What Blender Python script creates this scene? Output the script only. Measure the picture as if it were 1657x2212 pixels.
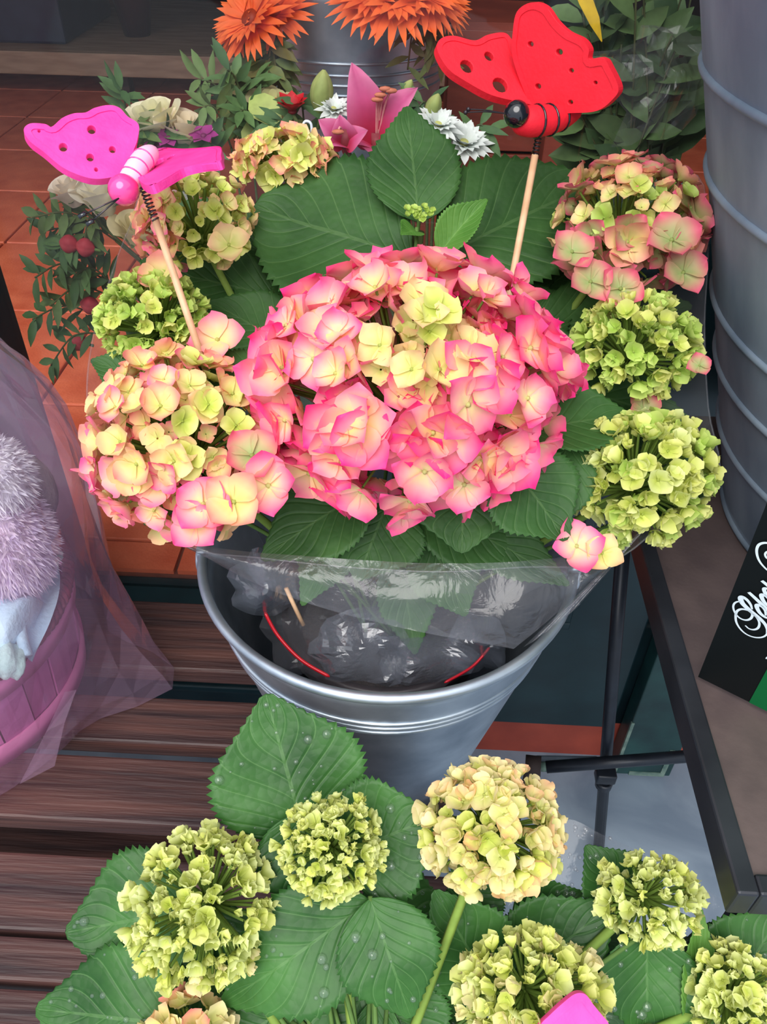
import bpy, bmesh, math, random
from mathutils import Vector, Matrix, noise

# ---------------------------------------------------------------- camera, sky, exposure
S = bpy.context.scene
for o in list(bpy.data.objects):
    bpy.data.objects.remove(o, do_unlink=True)
COL = S.collection
F, CU, CV = 1750.0, 828.5, 1106.0
PITCH, ROLL, YAW = math.radians(41), math.radians(1.2), math.radians(2.0)
CAM = Vector((0, 0, 1.25))
RM = (Matrix.Rotation(YAW, 3, 'Z') @ Matrix.Rotation(math.pi / 2 - PITCH, 3, 'X') @ Matrix.Rotation(ROLL, 3, 'Z'))
XR, YU, ZB = RM.col[0].copy(), RM.col[1].copy(), RM.col[2].copy()
cd = bpy.data.cameras.new('camera')
cd.sensor_fit = 'VERTICAL'; cd.sensor_height = 24.0; cd.lens = F / 2212 * 24.0
cd.clip_start = 0.01
cam = bpy.data.objects.new('camera', cd); COL.objects.link(cam)
cam.matrix_world = Matrix.Translation(CAM) @ RM.to_4x4()
S.camera = cam

w = bpy.data.worlds.new('overcast_sky'); S.world = w; w.use_nodes = True
wn = w.node_tree.nodes; wl = w.node_tree.links
bg = wn['Background']; bg.inputs[1].default_value = 1.0
tc = wn.new('ShaderNodeTexCoord'); sx = wn.new('ShaderNodeSeparateXYZ'); rp = wn.new('ShaderNodeValToRGB')
wl.new(tc.outputs['Generated'], sx.inputs[0]); wl.new(sx.outputs[2], rp.inputs[0]); wl.new(rp.outputs[0], bg.inputs[0])
rp.color_ramp.elements[0].position = 0.0; rp.color_ramp.elements[0].color = (0.50, 0.56, 0.66, 1)
rp.color_ramp.elements[1].position = 0.9; rp.color_ramp.elements[1].color = (0.92, 0.96, 1.0, 1)
sl = bpy.data.lights.new('sky_sun_offscreen', 'SUN'); sl.energy = 2.2; sl.angle = math.radians(50); sl.color = (1.0, 0.97, 0.93)
so = bpy.data.objects.new('sky_sun_offscreen', sl); COL.objects.link(so)
so.rotation_euler = (math.radians(38), math.radians(-12), 0)
S.view_settings.view_transform = 'Standard'; S.view_settings.look = 'None'
S.view_settings.gamma = 1.0; S.view_settings.use_curve_mapping = False
S.view_settings.exposure = 0.60

# ---------------------------------------------------------------- pixel helpers (photo pixel = a direction)
def ray(u, v):
    return (XR * ((u - CU) / F) + YU * ((CV - v) / F) - ZB)
def PD(u, v, d): return CAM + ray(u, v) * d
def PZ(u, v, z):
    r = ray(u, v); return CAM + r * ((z - CAM.z) / r.z)
def PY(u, v, y):
    r = ray(u, v); return CAM + r * ((y - CAM.y) / r.y)
def PN(u, v, o, n):
    r = ray(u, v); return CAM + r * ((o - CAM).dot(n) / r.dot(n))

rnd = random.Random(7)
def lin(c):
    c = c / 255.0
    return c / 12.92 if c <= 0.04045 else ((c + 0.055) / 1.055) ** 2.4
def C(r, g, b): return (lin(r), lin(g), lin(b))
def mix(a, b, t): return tuple(x + (y - x) * t for x, y in zip(a, b))
def sst(a, b, x):
    t = min(1, max(0, (x - a) / (b - a))); return t * t * (3 - 2 * t)

# ---------------------------------------------------------------- materials
def newmat(name):
    m = bpy.data.materials.new(name); m.use_nodes = True
    nt = m.node_tree; b = nt.nodes['Principled BSDF']
    return m, nt, b
def mat(name, c1, c2=None, rough=0.6, metal=0.0, scale=8.0, stretch=(1, 1, 1), bump=0.0, bscale=None, spec=0.5, detail=6, dist=0.0, sheen=0.0, coat=0.0):
    m, nt, b = newmat(name); N, L = nt.nodes, nt.links
    b.inputs['Roughness'].default_value = rough; b.inputs['Metallic'].default_value = metal
    b.inputs['Specular IOR Level'].default_value = spec
    b.inputs['Sheen Weight'].default_value = sheen; b.inputs['Coat Weight'].default_value = coat
    t = N.new('ShaderNodeTexCoord'); mp = N.new('ShaderNodeMapping'); mp.inputs['Scale'].default_value = stretch
    g = N.new('ShaderNodeNewGeometry')
    L.new(g.outputs['Position'], mp.inputs[0])
    nz = N.new('ShaderNodeTexNoise'); nz.inputs['Scale'].default_value = scale; nz.inputs['Detail'].default_value = detail
    nz.inputs['Distortion'].default_value = dist
    L.new(mp.outputs[0], nz.inputs['Vector'])
    r = N.new('ShaderNodeValToRGB'); c2 = c2 or mix(c1, (0, 0, 0), 0.25)
    r.color_ramp.elements[0].position = 0.32; r.color_ramp.elements[1].position = 0.68
    r.color_ramp.elements[0].color = (*c2, 1); r.color_ramp.elements[1].color = (*c1, 1)
    L.new(nz.outputs['Fac'], r.inputs[0]); L.new(r.outputs[0], b.inputs['Base Color'])
    if bump:
        n2 = N.new('ShaderNodeTexNoise'); n2.inputs['Scale'].default_value = bscale or scale * 3; n2.inputs['Detail'].default_value = 4
        L.new(mp.outputs[0], n2.inputs['Vector'])
        bp = N.new('ShaderNodeBump'); bp.inputs['Strength'].default_value = bump; bp.inputs['Distance'].default_value = 0.004
        L.new(n2.outputs['Fac'], bp.inputs['Height']); L.new(bp.outputs[0], b.inputs['Normal'])
    return m
def vcmat(name, rough=0.55, spec=0.3, sss=0.0, nscale=120, namt=0.12, trans=0.0):
    m, nt, b = newmat(name); N, L = nt.nodes, nt.links
    b.inputs['Roughness'].default_value = rough; b.inputs['Specular IOR Level'].default_value = spec
    a = N.new('ShaderNodeVertexColor'); a.layer_name = 'Col'
    g = N.new('ShaderNodeNewGeometry'); nz = N.new('ShaderNodeTexNoise'); nz.inputs['Scale'].default_value = nscale
    L.new(g.outputs['Position'], nz.inputs['Vector'])
    mr = N.new('ShaderNodeMapRange'); mr.inputs[1].default_value = 0.3; mr.inputs[2].default_value = 0.7
    mr.inputs[3].default_value = 1 - namt; mr.inputs[4].default_value = 1 + namt
    L.new(nz.outputs['Fac'], mr.inputs[0])
    mx = N.new('ShaderNodeVectorMath'); mx.operation = 'SCALE'
    L.new(a.outputs['Color'], mx.inputs[0]); L.new(mr.outputs[0], mx.inputs['Scale'])
    L.new(mx.outputs[0], b.inputs['Base Color'])
    if trans:
        tr = N.new('ShaderNodeBsdfTranslucent'); L.new(mx.outputs[0], tr.inputs[0])
        ms = N.new('ShaderNodeMixShader'); ms.inputs[0].default_value = trans
        out = N['Material Output']
        L.new(b.outputs[0], ms.inputs[1]); L.new(tr.outputs[0], ms.inputs[2]); L.new(ms.outputs[0], out.inputs[0])
    return m
def filmmat(name, tint, haze, refl=0.35, rough=0.12, bump=0.3, bscale=30):
    m, nt, b = newmat(name); N, L = nt.nodes, nt.links
    out = N['Material Output']
    g = N.new('ShaderNodeNewGeometry')
    nz = N.new('ShaderNodeTexNoise'); nz.inputs['Scale'].default_value = bscale; nz.inputs['Detail'].default_value = 5
    nz.inputs['Distortion'].default_value = 1.2
    L.new(g.outputs['Position'], nz.inputs['Vector'])
    bp = N.new('ShaderNodeBump'); bp.inputs['Strength'].default_value = bump; bp.inputs['Distance'].default_value = 0.006
    L.new(nz.outputs['Fac'], bp.inputs['Height'])
    b.inputs['Base Color'].default_value = (*tint, 1); b.inputs['Roughness'].default_value = 0.35
    L.new(bp.outputs[0], b.inputs['Normal'])
    gl = N.new('ShaderNodeBsdfGlossy'); gl.inputs['Roughness'].default_value = rough; L.new(bp.outputs[0], gl.inputs['Normal'])
    tr = N.new('ShaderNodeBsdfTransparent')
    m1 = N.new('ShaderNodeMixShader'); m1.inputs[0].default_value = haze
    tl = N.new('ShaderNodeBsdfTranslucent'); tl.inputs[0].default_value = (*tint, 1); mh = N.new('ShaderNodeMixShader'); mh.inputs[0].default_value = 0.45
    L.new(b.outputs[0], mh.inputs[1]); L.new(tl.outputs[0], mh.inputs[2])
    L.new(tr.outputs[0], m1.inputs[1]); L.new(mh.outputs[0], m1.inputs[2])
    fr = N.new('ShaderNodeLayerWeight'); fr.inputs[0].default_value = 0.5; L.new(bp.outputs[0], fr.inputs['Normal'])
    pw = N.new('ShaderNodeMath'); pw.operation = 'POWER'; pw.inputs[1].default_value = 4.0; L.new(fr.outputs['Facing'], pw.inputs[0])
    mm = N.new('ShaderNodeMath'); mm.operation = 'MULTIPLY_ADD'; mm.inputs[1].default_value = refl; mm.inputs[2].default_value = 0.06 * refl; mm.use_clamp = True
    L.new(pw.outputs[0], mm.inputs[0])
    m2 = N.new('ShaderNodeMixShader'); L.new(mm.outputs[0], m2.inputs[0])
    L.new(m1.outputs[0], m2.inputs[1]); L.new(gl.outputs[0], m2.inputs[2])
    L.new(m2.outputs[0], out.inputs[0])
    return m
def leafmat(name, c_lo, c_hi, c_vein, rough=0.5, nv=8.0):
    m, nt, b = newmat(name); N, L = nt.nodes, nt.links
    b.inputs['Roughness'].default_value = rough; b.inputs['Specular IOR Level'].default_value = 0.25
    uv = N.new('ShaderNodeUVMap'); s = N.new('ShaderNodeSeparateXYZ'); L.new(uv.outputs[0], s.inputs[0])
    def mth(op, a, bb=None):
        n = N.new('ShaderNodeMath'); n.operation = op
        for i, x in enumerate((a, bb)):
            if x is None: continue
            if isinstance(x, (int, float)): n.inputs[i].default_value = x
            else: L.new(x, n.inputs[i])
        return n.outputs[0]
    ax = mth('ABSOLUTE', mth('SUBTRACT', s.outputs[0], 0.5))          # 0 .. .5
    ph = mth('SUBTRACT', mth('MULTIPLY', s.outputs[1], nv), mth('MULTIPLY', mth('POWER', ax, 0.8), nv * 0.75))
    tri = mth('PINGPONG', ph, 0.5)
    side = mth('LESS_THAN', tri, 0.035)
    mid = mth('LESS_THAN', ax, 0.012)
    vein = mth('MAXIMUM', side, mid)
    g = N.new('ShaderNodeNewGeometry'); nz = N.new('ShaderNodeTexNoise'); nz.inputs['Scale'].default_value = 22; nz.inputs['Detail'].default_value = 5
    L.new(g.outputs['Position'], nz.inputs['Vector'])
    r = N.new('ShaderNodeValToRGB'); r.color_ramp.elements[0].position = 0.3; r.color_ramp.elements[1].position = 0.7
    r.color_ramp.elements[0].color = (*c_lo, 1); r.color_ramp.elements[1].color = (*c_hi, 1)
    L.new(nz.outputs['Fac'], r.inputs[0])
    mx = N.new('ShaderNodeMix'); mx.data_type = 'RGBA'
    L.new(mth('MULTIPLY', vein, 0.34), mx.inputs[0]); L.new(r.outputs[0], mx.inputs[6]); mx.inputs[7].default_value = (*c_vein, 1)
    L.new(mx.outputs[2], b.inputs['Base Color'])
    nz2 = N.new('ShaderNodeTexVoronoi'); nz2.inputs['Scale'].default_value = 170
    L.new(g.outputs['Position'], nz2.inputs['Vector'])
    h = mth('ADD', mth('MULTIPLY', mth('MINIMUM', tri, 0.2), 3.0), mth('MULTIPLY', nz2.outputs['Distance'], -0.55))
    bp = N.new('ShaderNodeBump'); bp.inputs['Strength'].default_value = 0.32; bp.inputs['Distance'].default_value = 0.002
    L.new(h, bp.inputs['Height']); L.new(bp.outputs[0], b.inputs['Normal'])
    tr = N.new('ShaderNodeBsdfTranslucent'); L.new(r.outputs[0], tr.inputs[0])
    ms = N.new('ShaderNodeMixShader'); ms.inputs[0].default_value = 0.18
    L.new(b.outputs[0], ms.inputs[1]); L.new(tr.outputs[0], ms.inputs[2]); L.new(ms.outputs[0], N['Material Output'].inputs[0])
    return m

M = {}
M['petal'] = vcmat('hydrangea_petal', 0.5, 0.3, nscale=60, namt=0.1, trans=0.25)
M['vc'] = vcmat('tinted_soft', 0.6, 0.25)
M['vcdark'] = vcmat('tinted_stem', 0.7, 0.2)
M['leaf'] = leafmat('hydrangea_leaf', C(42, 76, 36), C(66, 106, 52), C(100, 134, 80))
M['leafwet'] = leafmat('wet_leaf', C(40, 82, 36), C(74, 124, 60), C(108, 150, 90), rough=0.36)
M['leafyoung'] = leafmat('young_leaf', C(70, 120, 46), C(104, 150, 66), C(140, 180, 96))
M['galv'] = mat('galvanised_steel', C(188, 198, 208), C(146, 158, 172), rough=0.42, metal=0.85, scale=22, bump=0.06, bscale=40)
M['galvdull'] = mat('galvanised_dull', C(150, 166, 182), C(108, 124, 142), rough=0.6, metal=0.35, scale=14, stretch=(1, 1, 0.4), bump=0.08, bscale=30)
M['wood'] = mat('weathered_bench_wood', C(92, 60, 54), C(46, 30, 32), rough=0.5, scale=9, stretch=(0.5, 9, 9), bump=0.35, bscale=30, detail=9)
M['wooddark'] = mat('dark_wood', C(64, 40, 34), C(34, 22, 22), rough=0.7, scale=8, stretch=(1, 8, 8), bump=0.2)
M['tile'] = mat('terracotta_tile', C(224, 116, 82), C(200, 90, 60), rough=0.42, scale=16, bump=0.25, bscale=220)
M['grout'] = mat('tile_grout', C(120, 62, 46), C(86, 44, 36), rough=0.9, scale=20)
M['marble'] = mat('grey_marble', C(150, 166, 182), C(118, 134, 152), rough=0.38, scale=5, bump=0.05, detail=9, dist=1.5)
M['joint'] = mat('pavement_joint', C(70, 74, 80), rough=0.9)
M['plinth'] = mat('red_brown_plinth', C(164, 70, 52), C(130, 52, 40), rough=0.6, scale=12)
M['green'] = mat('dark_green_paint', C(22, 50, 56), C(14, 38, 44), rough=0.42, scale=14, bump=0.08)
M['greenworn'] = mat('worn_green_paint', C(28, 66, 64), C(18, 46, 48), rough=0.4, scale=20, bump=0.1)
M['wornedge'] = mat('bare_worn_edge', C(120, 140, 128), C(70, 96, 90), rough=0.8, scale=60)
M['black'] = mat('black_metal', C(38, 44, 54), C(26, 30, 38), rough=0.38, metal=0.3, scale=30)
M['rubber'] = mat('brown_rubber', C(44, 32, 30), rough=0.8)
M['brown'] = mat('brown_table_laminate', C(96, 82, 80), C(80, 68, 68), rough=0.45, scale=30, bump=0.06, bscale=200)
M['tabedge'] = mat('grey_table_edge', C(58, 60, 66), C(42, 44, 50), rough=0.4, metal=0.4, scale=20)
M['signblack'] = mat('sign_black', C(9, 16, 18), C(7, 12, 14), rough=0.6, scale=5, spec=0.2)
M['signgreen'] = mat('sign_green', C(4, 104, 54), C(4, 96, 48), rough=0.6, spec=0.2)
M['signwhite'] = mat('sign_white', C(235, 246, 250), C(228, 240, 246), rough=0.5)
M['red'] = mat('red_felt_paint', C(236, 22, 46), C(222, 16, 40), rough=0.7, scale=60, bump=0.1, bscale=300)
M['pink'] = mat('hot_pink_paint', C(255, 70, 168), C(248, 52, 152), rough=0.6, scale=50, bump=0.1, bscale=300)
M['pinkgloss'] = mat('glossy_pink', C(252, 70, 150), C(244, 58, 140), rough=0.18, coat=0.6)
M['palepink'] = mat('pale_pink', C(255, 196, 224), C(252, 176, 212), rough=0.4)
M['blackgloss'] = mat('glossy_black', C(18, 22, 30), rough=0.15, coat=0.7)
M['bamboo'] = mat('bamboo_stick', C(226, 186, 148), C(200, 156, 118), rough=0.5, scale=60)
M['wire'] = mat('steel_spring_wire', C(84, 78, 82), C(52, 48, 52), rough=0.35, metal=0.7)
M['film'] = filmmat('clear_cellophane', (0.62, 0.62, 0.70), 0.085, refl=0.4, bump=0.35)
M['filmflap'] = filmmat('folded_cellophane', (0.50, 0.50, 0.58), 0.11, refl=0.8, bump=0.6)
M['crumple'] = filmmat('crumpled_cellophane', (0.50, 0.56, 0.70), 0.20, refl=1.6, rough=0.16, bump=0.25, bscale=30)
M['bagfilm'] = filmmat('gift_bag_film', (0.80, 0.52, 0.76), 0.23, refl=0.9, rough=0.12, bump=0.5, bscale=9)
M['glass'] = filmmat('window_glass', (0.5, 0.5, 0.5), 0.01, refl=0.22, rough=0.02, bump=0.0)
M['water'] = filmmat('water_drop', (0.9, 0.95, 1.0), 0.06, refl=1.2, rough=0.03, bump=0.0)
M['basket'] = mat('pink_wood_stave', C(216, 126, 186), C(200, 108, 172), rough=0.6, scale=20, stretch=(3, 3, 0.4), bump=0.12)
M['basketband'] = mat('pink_wood_band', C(226, 134, 184), C(212, 116, 170), rough=0.6, scale=20)
M['wicker'] = mat('dark_red_wicker', C(140, 44, 66), C(80, 24, 40), rough=0.6, scale=70)
M['blueplush'] = mat('pale_blue_fleece', C(208, 234, 252), C(190, 222, 246), rough=0.95, scale=60, bump=0.4, bscale=260, sheen=0.5)
M['mint'] = mat('pale_mint_fleece', C(196, 224, 222), C(176, 208, 208), rough=0.95, scale=60, bump=0.5, bscale=200, sheen=0.5)
M['taupe'] = mat('grey_beige_plush', C(176, 166, 158), C(120, 120, 122), rough=0.95, scale=24, bump=0.5, bscale=200)
M['pot'] = mat('dark_plastic_pot', C(44, 30, 34), C(30, 22, 26), rough=0.4)
M['soil'] = mat('potting_soil', C(46, 32, 26), C(26, 18, 16), rough=0.95, scale=90, bump=0.8)
M['ribbon'] = mat('red_ribbon', C(206, 24, 40), C(176, 14, 34), rough=0.25)
M['wallin'] = mat('shop_plaster', C(86, 78, 78), C(70, 64, 66), rough=0.9)
M['beige'] = mat('beige_board', C(176, 146, 120), C(150, 120, 98), rough=0.6, stretch=(1, 6, 6))
M['navy'] = mat('navy_box', C(44, 54, 76), C(32, 40, 60), rough=0.5)
M['plum'] = mat('plum_paper', C(66, 34, 44), C(46, 24, 34), rough=0.5)
M['crate'] = mat('red_brown_crate', C(136, 58, 40), C(104, 40, 28), rough=0.55, scale=8, stretch=(1, 1, 5), bump=0.1)
M['vase'] = mat('green_glass_vase', C(60, 84, 70), C(48, 70, 58), rough=0.2)

# ---------------------------------------------------------------- mesh builder and tree helpers
WPOS = {}
class MB:
    def __init__(s): s.v = []; s.f = []; s.c = []; s.uv = []
    def add(s, vs, fs, col=(1, 1, 1), uvs=None):
        o = len(s.v); s.v += [Vector(p) for p in vs]
        s.f += [tuple(i + o for i in f) for f in fs]
        s.c += list(col) if isinstance(col, list) else [col] * len(vs)
        s.uv += uvs if uvs else [(0, 0)] * len(vs)
        return s
    def box(s, lo, hi, col=(1, 1, 1), bev=0.0, rot=None, piv=None):
        x0, y0, z0 = lo; x1, y1, z1 = hi
        if bev <= 0:
            vs = [(x, y, z) for z in (z0, z1) for y in (y0, y1) for x in (x0, x1)]
            fs = [(0, 2, 3, 1), (4, 5, 7, 6), (0, 1, 5, 4), (2, 6, 7, 3), (0, 4, 6, 2), (1, 3, 7, 5)]
        else:
            bm = bmesh.new(); bmesh.ops.create_cube(bm, size=1)
            for v in bm.verts:
                v.co = Vector(((x0 + x1) / 2 + v.co.x * (x1 - x0), (y0 + y1) / 2 + v.co.y * (y1 - y0), (z0 + z1) / 2 + v.co.z * (z1 - z0)))
            bmesh.ops.bevel(bm, geom=bm.edges[:], offset=bev, segments=2, profile=0.5, affect='EDGES')
            bm.verts.index_update()
            vs = [v.co.copy() for v in bm.verts]; fs = [tuple(v.index for v in f.verts) for f in bm.faces]; bm.free()
        if rot is not None:
            pv = Vector(piv or ((x0 + x1) / 2, (y0 + y1) / 2, (z0 + z1) / 2)); vs = [pv + rot @ (Vector(p) - pv) for p in vs]
        return s.add(vs, fs, col)
    def tube(s, pts, r, n=8, closed=False, col=(1, 1, 1), caps=True):
        pts = [Vector(p) for p in pts]; m = len(pts); vs = []; cs = []
        prev = None
        for i, p in enumerate(pts):
            a = pts[(i - 1) % m] if (closed or i > 0) else p; b = pts[(i + 1) % m] if (closed or i < m - 1) else p
            t = (b - a).normalized()
            if prev is None:
                h = Vector((0, 0, 1)) if abs(t.z) < 0.9 else Vector((1, 0, 0)); x = t.cross(h).normalized()
            else:
                x = (prev - t * prev.dot(t)).normalized()
            prev = x; y = t.cross(x)
            rr = r[i] if isinstance(r, (list, tuple)) else r
            for k in range(n):
                a2 = 2 * math.pi * k / n; vs.append(p + (x * math.cos(a2) + y * math.sin(a2)) * rr)
            cs += [col[i] if isinstance(col, list) else col] * n
        fs = []
        for i in range(m if closed else m - 1):
            for k in range(n):
                i2 = (i + 1) % m; fs.append((i * n + k, i * n + (k + 1) % n, i2 * n + (k + 1) % n, i2 * n + k))
        if caps and not closed:
            fs.append(tuple(range(n - 1, -1, -1))); fs.append(tuple((m - 1) * n + k for k in range(n)))
        return s.add(vs, fs, cs)
    def lathe(s, prof, c=(0, 0, 0), n=48, col=(1, 1, 1), a0=0, a1=2 * math.pi, rot=None):
        c = Vector(c); full = abs(a1 - a0 - 2 * math.pi) < 1e-6; k = n if full else n + 1; vs = []; cs = []
        for i, (r, z) in enumerate(prof):
            for j in range(k):
                a = a0 + (a1 - a0) * j / n; p = Vector((r * math.cos(a), r * math.sin(a), z))
                vs.append(c + (rot @ p if rot is not None else p))
            cs += [col[i] if isinstance(col, list) else col] * k
        fs = []
        for i in range(len(prof) - 1):
            for j in range(n):
                j2 = (j + 1) % k; fs.append((i * k + j, i * k + j2, (i + 1) * k + j2, (i + 1) * k + j))
        return s.add(vs, fs, cs)
    def ball(s, c, r, n=10, rot=None, col=(1, 1, 1)):
        r = r if isinstance(r, (tuple, list)) else (r, r, r); vs = []; fs = []; m = max(4, n // 2 + 1)
        c = Vector(c)
        for i in range(m + 1):
            t = math.pi * i / m
            for j in range(n):
                a = 2 * math.pi * j / n; p = Vector((r[0] * math.sin(t) * math.cos(a), r[1] * math.sin(t) * math.sin(a), r[2] * math.cos(t)))
                vs.append(c + (rot @ p if rot is not None else p))
        for i in range(m):
            for j in range(n):
                fs.append((i * n + j, (i + 1) * n + j, (i + 1) * n + (j + 1) % n, i * n + (j + 1) % n))
        return s.add(vs, fs, col)
    def grid(s, rows, col=(1, 1, 1), closed=False, uvs=None):
        n = len(rows[0]); vs = [p for r in rows for p in r]; fs = []
        for i in range(len(rows) - 1):
            for j in range(n if closed else n - 1):
                j2 = (j + 1) % n; fs.append((i * n + j, i * n + j2, (i + 1) * n + j2, (i + 1) * n + j))
        return s.add(vs, fs, col, uvs)
    def mesh(s, name, material, origin=Vector((0, 0, 0)), smooth=True):
        me = bpy.data.meshes.new(name)
        me.from_pydata([tuple(p - origin) for p in s.v], [], s.f)
        ca = me.color_attributes.new('Col', 'FLOAT_COLOR', 'POINT')
        ca.data.foreach_set('color', [x for c in s.c for x in (c[0], c[1], c[2], 1.0)])
        if any(u != (0, 0) for u in s.uv):
            ul = me.uv_layers.new(name='UVMap')
            vi = [0] * len(me.loops); me.loops.foreach_get('vertex_index', vi)
            ul.data.foreach_set('uv', [x for i in vi for x in s.uv[i]])
        me.materials.append(material)
        if smooth: me.polygons.foreach_set('use_smooth', [True] * len(me.polygons))
        me.update(); return me
    def build(s, name, material, parent=None, origin=None, smooth=True, label=None, cat=None, group=None, kind=None):
        o3 = Vector(origin) if origin is not None else (WPOS[parent] if parent else Vector((0, 0, 0)))
        return place(name, s.mesh(name, material, o3, smooth), o3, parent, label, cat, group, kind)
def place(name, me, origin, parent=None, label=None, cat=None, group=None, kind=None):
    o = bpy.data.objects.new(name, me); COL.objects.link(o)
    WPOS[o] = Vector(origin)
    if parent is not None:
        o.parent = parent; o.location = Vector(origin) - WPOS[parent]
    else: o.location = origin
    tag(o, label, cat, group, kind); return o
def tag(o, label=None, cat=None, group=None, kind=None):
    for k, x in (('label', label), ('category', cat), ('group', group), ('kind', kind)):
        if x: o[k] = x
    return o
def thing(name, label, cat, loc, group=None):
    return place(name, None, Vector(loc), None, label, cat, group)
def spline(pts, n=8, closed=False):
    pts = [Vector(p) for p in pts]; m = len(pts); out = []
    for i in range(m if closed else m - 1):
        g = (lambda k: pts[k % m]) if closed else (lambda k: pts[max(0, min(m - 1, k))])
        p0, p1, p2, p3 = g(i - 1), g(i), g(i + 1), g(i + 2)
        for j in range(n):
            t = j / n
            out.append(0.5 * ((2 * p1) + (p2 - p0) * t + (2 * p0 - 5 * p1 + 4 * p2 - p3) * t * t + (3 * p1 - p0 - 3 * p2 + p3) * t ** 3))
    if not closed: out.append(pts[-1])
    return out
def frame(nrm, up=Vector((0, 0, 1)), spin=0.0):
    z = nrm.normalized(); x = up.cross(z)
    if x.length < 1e-4: x = Vector((1, 0, 0)).cross(z)
    x.normalize(); y = z.cross(x)
    return Matrix((x, y, z)).transposed() @ Matrix.Rotation(spin, 3, 'Z')

# ---------------------------------------------------------------- setting
GZ, SHOPZ, FY = 0.0, 0.39, 0.80
fl = MB().box((-3, -3, -0.06), (3, FY + 0.2, -0.012)).build('floor', M['joint'], kind='structure')
ys = [-3, -2.2, -1.4, -0.75, -0.1, 0.40, 0.95]
xs = [-3, -2.1, -1.2, -0.62, 0.70, 1.35, 2.1, 3]
for i in range(len(xs) - 1):
    for j in range(len(ys) - 1):
        MB().box((xs[i] + .002, ys[j] + .002, -0.05), (xs[i + 1] - .002, ys[j + 1] - .002, 0.0), bev=0.002).build('slab', M['marble'], fl, origin=(xs[i], ys[j], 0), smooth=False)
# shop floor of terracotta tiles behind the window
sf = MB().box((-2.4, FY + 0.035, -0.05), (2.2, 4.6, SHOPZ - 0.008)).build('floor_shop', M['grout'], kind='structure')
tx0 = PZ(376, 1240, SHOPZ).x; ty0 = PZ(330, 1170, SHOPZ).y; TS = 0.362
tme = MB().box((0.003, 0.003, -0.012), (TS - 0.003, TS - 0.003, 0.0), bev=0.003).mesh('tile', M['tile'], smooth=False)
for i in range(-5, 5):
    for j in range(-1, 9):
        x, y = tx0 + i * TS, ty0 + j * TS
        if y < FY + 0.03:
            MB().box((x + .003, FY + 0.036, SHOPZ - .012), (x + TS - .003, ty0 - .003, SHOPZ)).build('tile', M['tile'], sf, origin=(x, FY + .03, SHOPZ), smooth=False)
        else: place('tile', tme, (x, y, SHOPZ), sf)
WL, WR = -0.455, 0.315     # window opening
wall = MB().box((-2.6, FY + 0.01, 0.10), (0.50, FY + 0.04, SHOPZ - 0.05)).build('wall_front', M['green'], kind='structure')
def panel_mould(x0, x1, z0, z1):
    mb = MB(); t = 0.016; y0 = FY - 0.006; y1 = FY + 0.012
    mb.box((x0, y0, z0), (x1, y1, z0 + t), bev=.003).box((x0, y0, z1 - t), (x1, y1, z1), bev=.003)
    mb.box((x0, y0, z0 + t), (x0 + t, y1, z1 - t), bev=.003).box((x1 - t, y0, z0 + t), (x1, y1, z1 - t), bev=.003)
    mb.build('panel_moulding', M['green'], wall, origin=(x0, FY, z0))
panel_mould(-0.40, 0.12, 0.15, 0.30)
MB().box((0.15, FY, 0.10), (0.36, FY + 0.034, 0.93), bev=.003).build('door_panel', M['green'], wall, origin=(.15, FY, .1), smooth=False)
panel_mould(0.165, 0.248, 0.345, 0.90)
MB().box((-2.6, FY + 0.012, -0.01), (0.50, FY + 0.045, 0.10)).build('baseboard_front', M['plinth'], kind='structure', smooth=False)
# pilaster foot with worn edges
pil = MB().box((0.375, FY - 0.03, 0.012), (0.47, FY + 0.008, 0.40), bev=0.002).build('trim_1', M['greenworn'], kind='structure', smooth=False)
for a, b in (((0.374, FY - .0312, .02), (0.379, FY - .027, .16)), ((0.40, FY - .0315, .012), (0.452, FY - .029, .022)), ((0.452, FY - .0315, .012), (0.46, FY - .029, .09))):
    MB().box(a, b).build('worn_edge', M['wornedge'], pil, smooth=False)
# window frame, jambs, glass
WR2 = 0.15
win = thing('window_1', None, None, (WL, FY, SHOPZ)); win['kind'] = 'structure'
MB().box((WL, FY - 0.03, SHOPZ - 0.05), (WR2, FY + 0.034, SHOPZ - 0.012), bev=.004).build('window_sill', M['green'], win, smooth=False)
MB().box((WL - 0.11, FY - 0.03, SHOPZ - 0.05), (WL, FY + 0.03, 2.3), bev=.004).build('jamb', M['green'], win, smooth=False)
MB().tube([(WL - 0.035, FY - .031, SHOPZ - .02), (WL - 0.035, FY - .031, 2.3)], 0.0022, 6).build('bead', M['wornedge'], win)
MB().box((WR, FY, 0.93), (WR + 0.04, FY + 0.03, 2.3), bev=.004).build('jamb', M['green'], win, smooth=False)
MB().box((WL, FY - 0.03, 2.2), (WR, FY + 0.03, 2.3)).build('head_rail', M['green'], win, smooth=False)
MB().box((WL, FY + 0.012, SHOPZ - 0.012), (WR2, FY + 0.017, 2.2)).build('pane', M['glass'], win, smooth=False)
MB().box((WR2 + .001, FY + 0.012, 0.93), (WR, FY + 0.017, 2.2)).build('pane', M['glass'], win, smooth=False)
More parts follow.
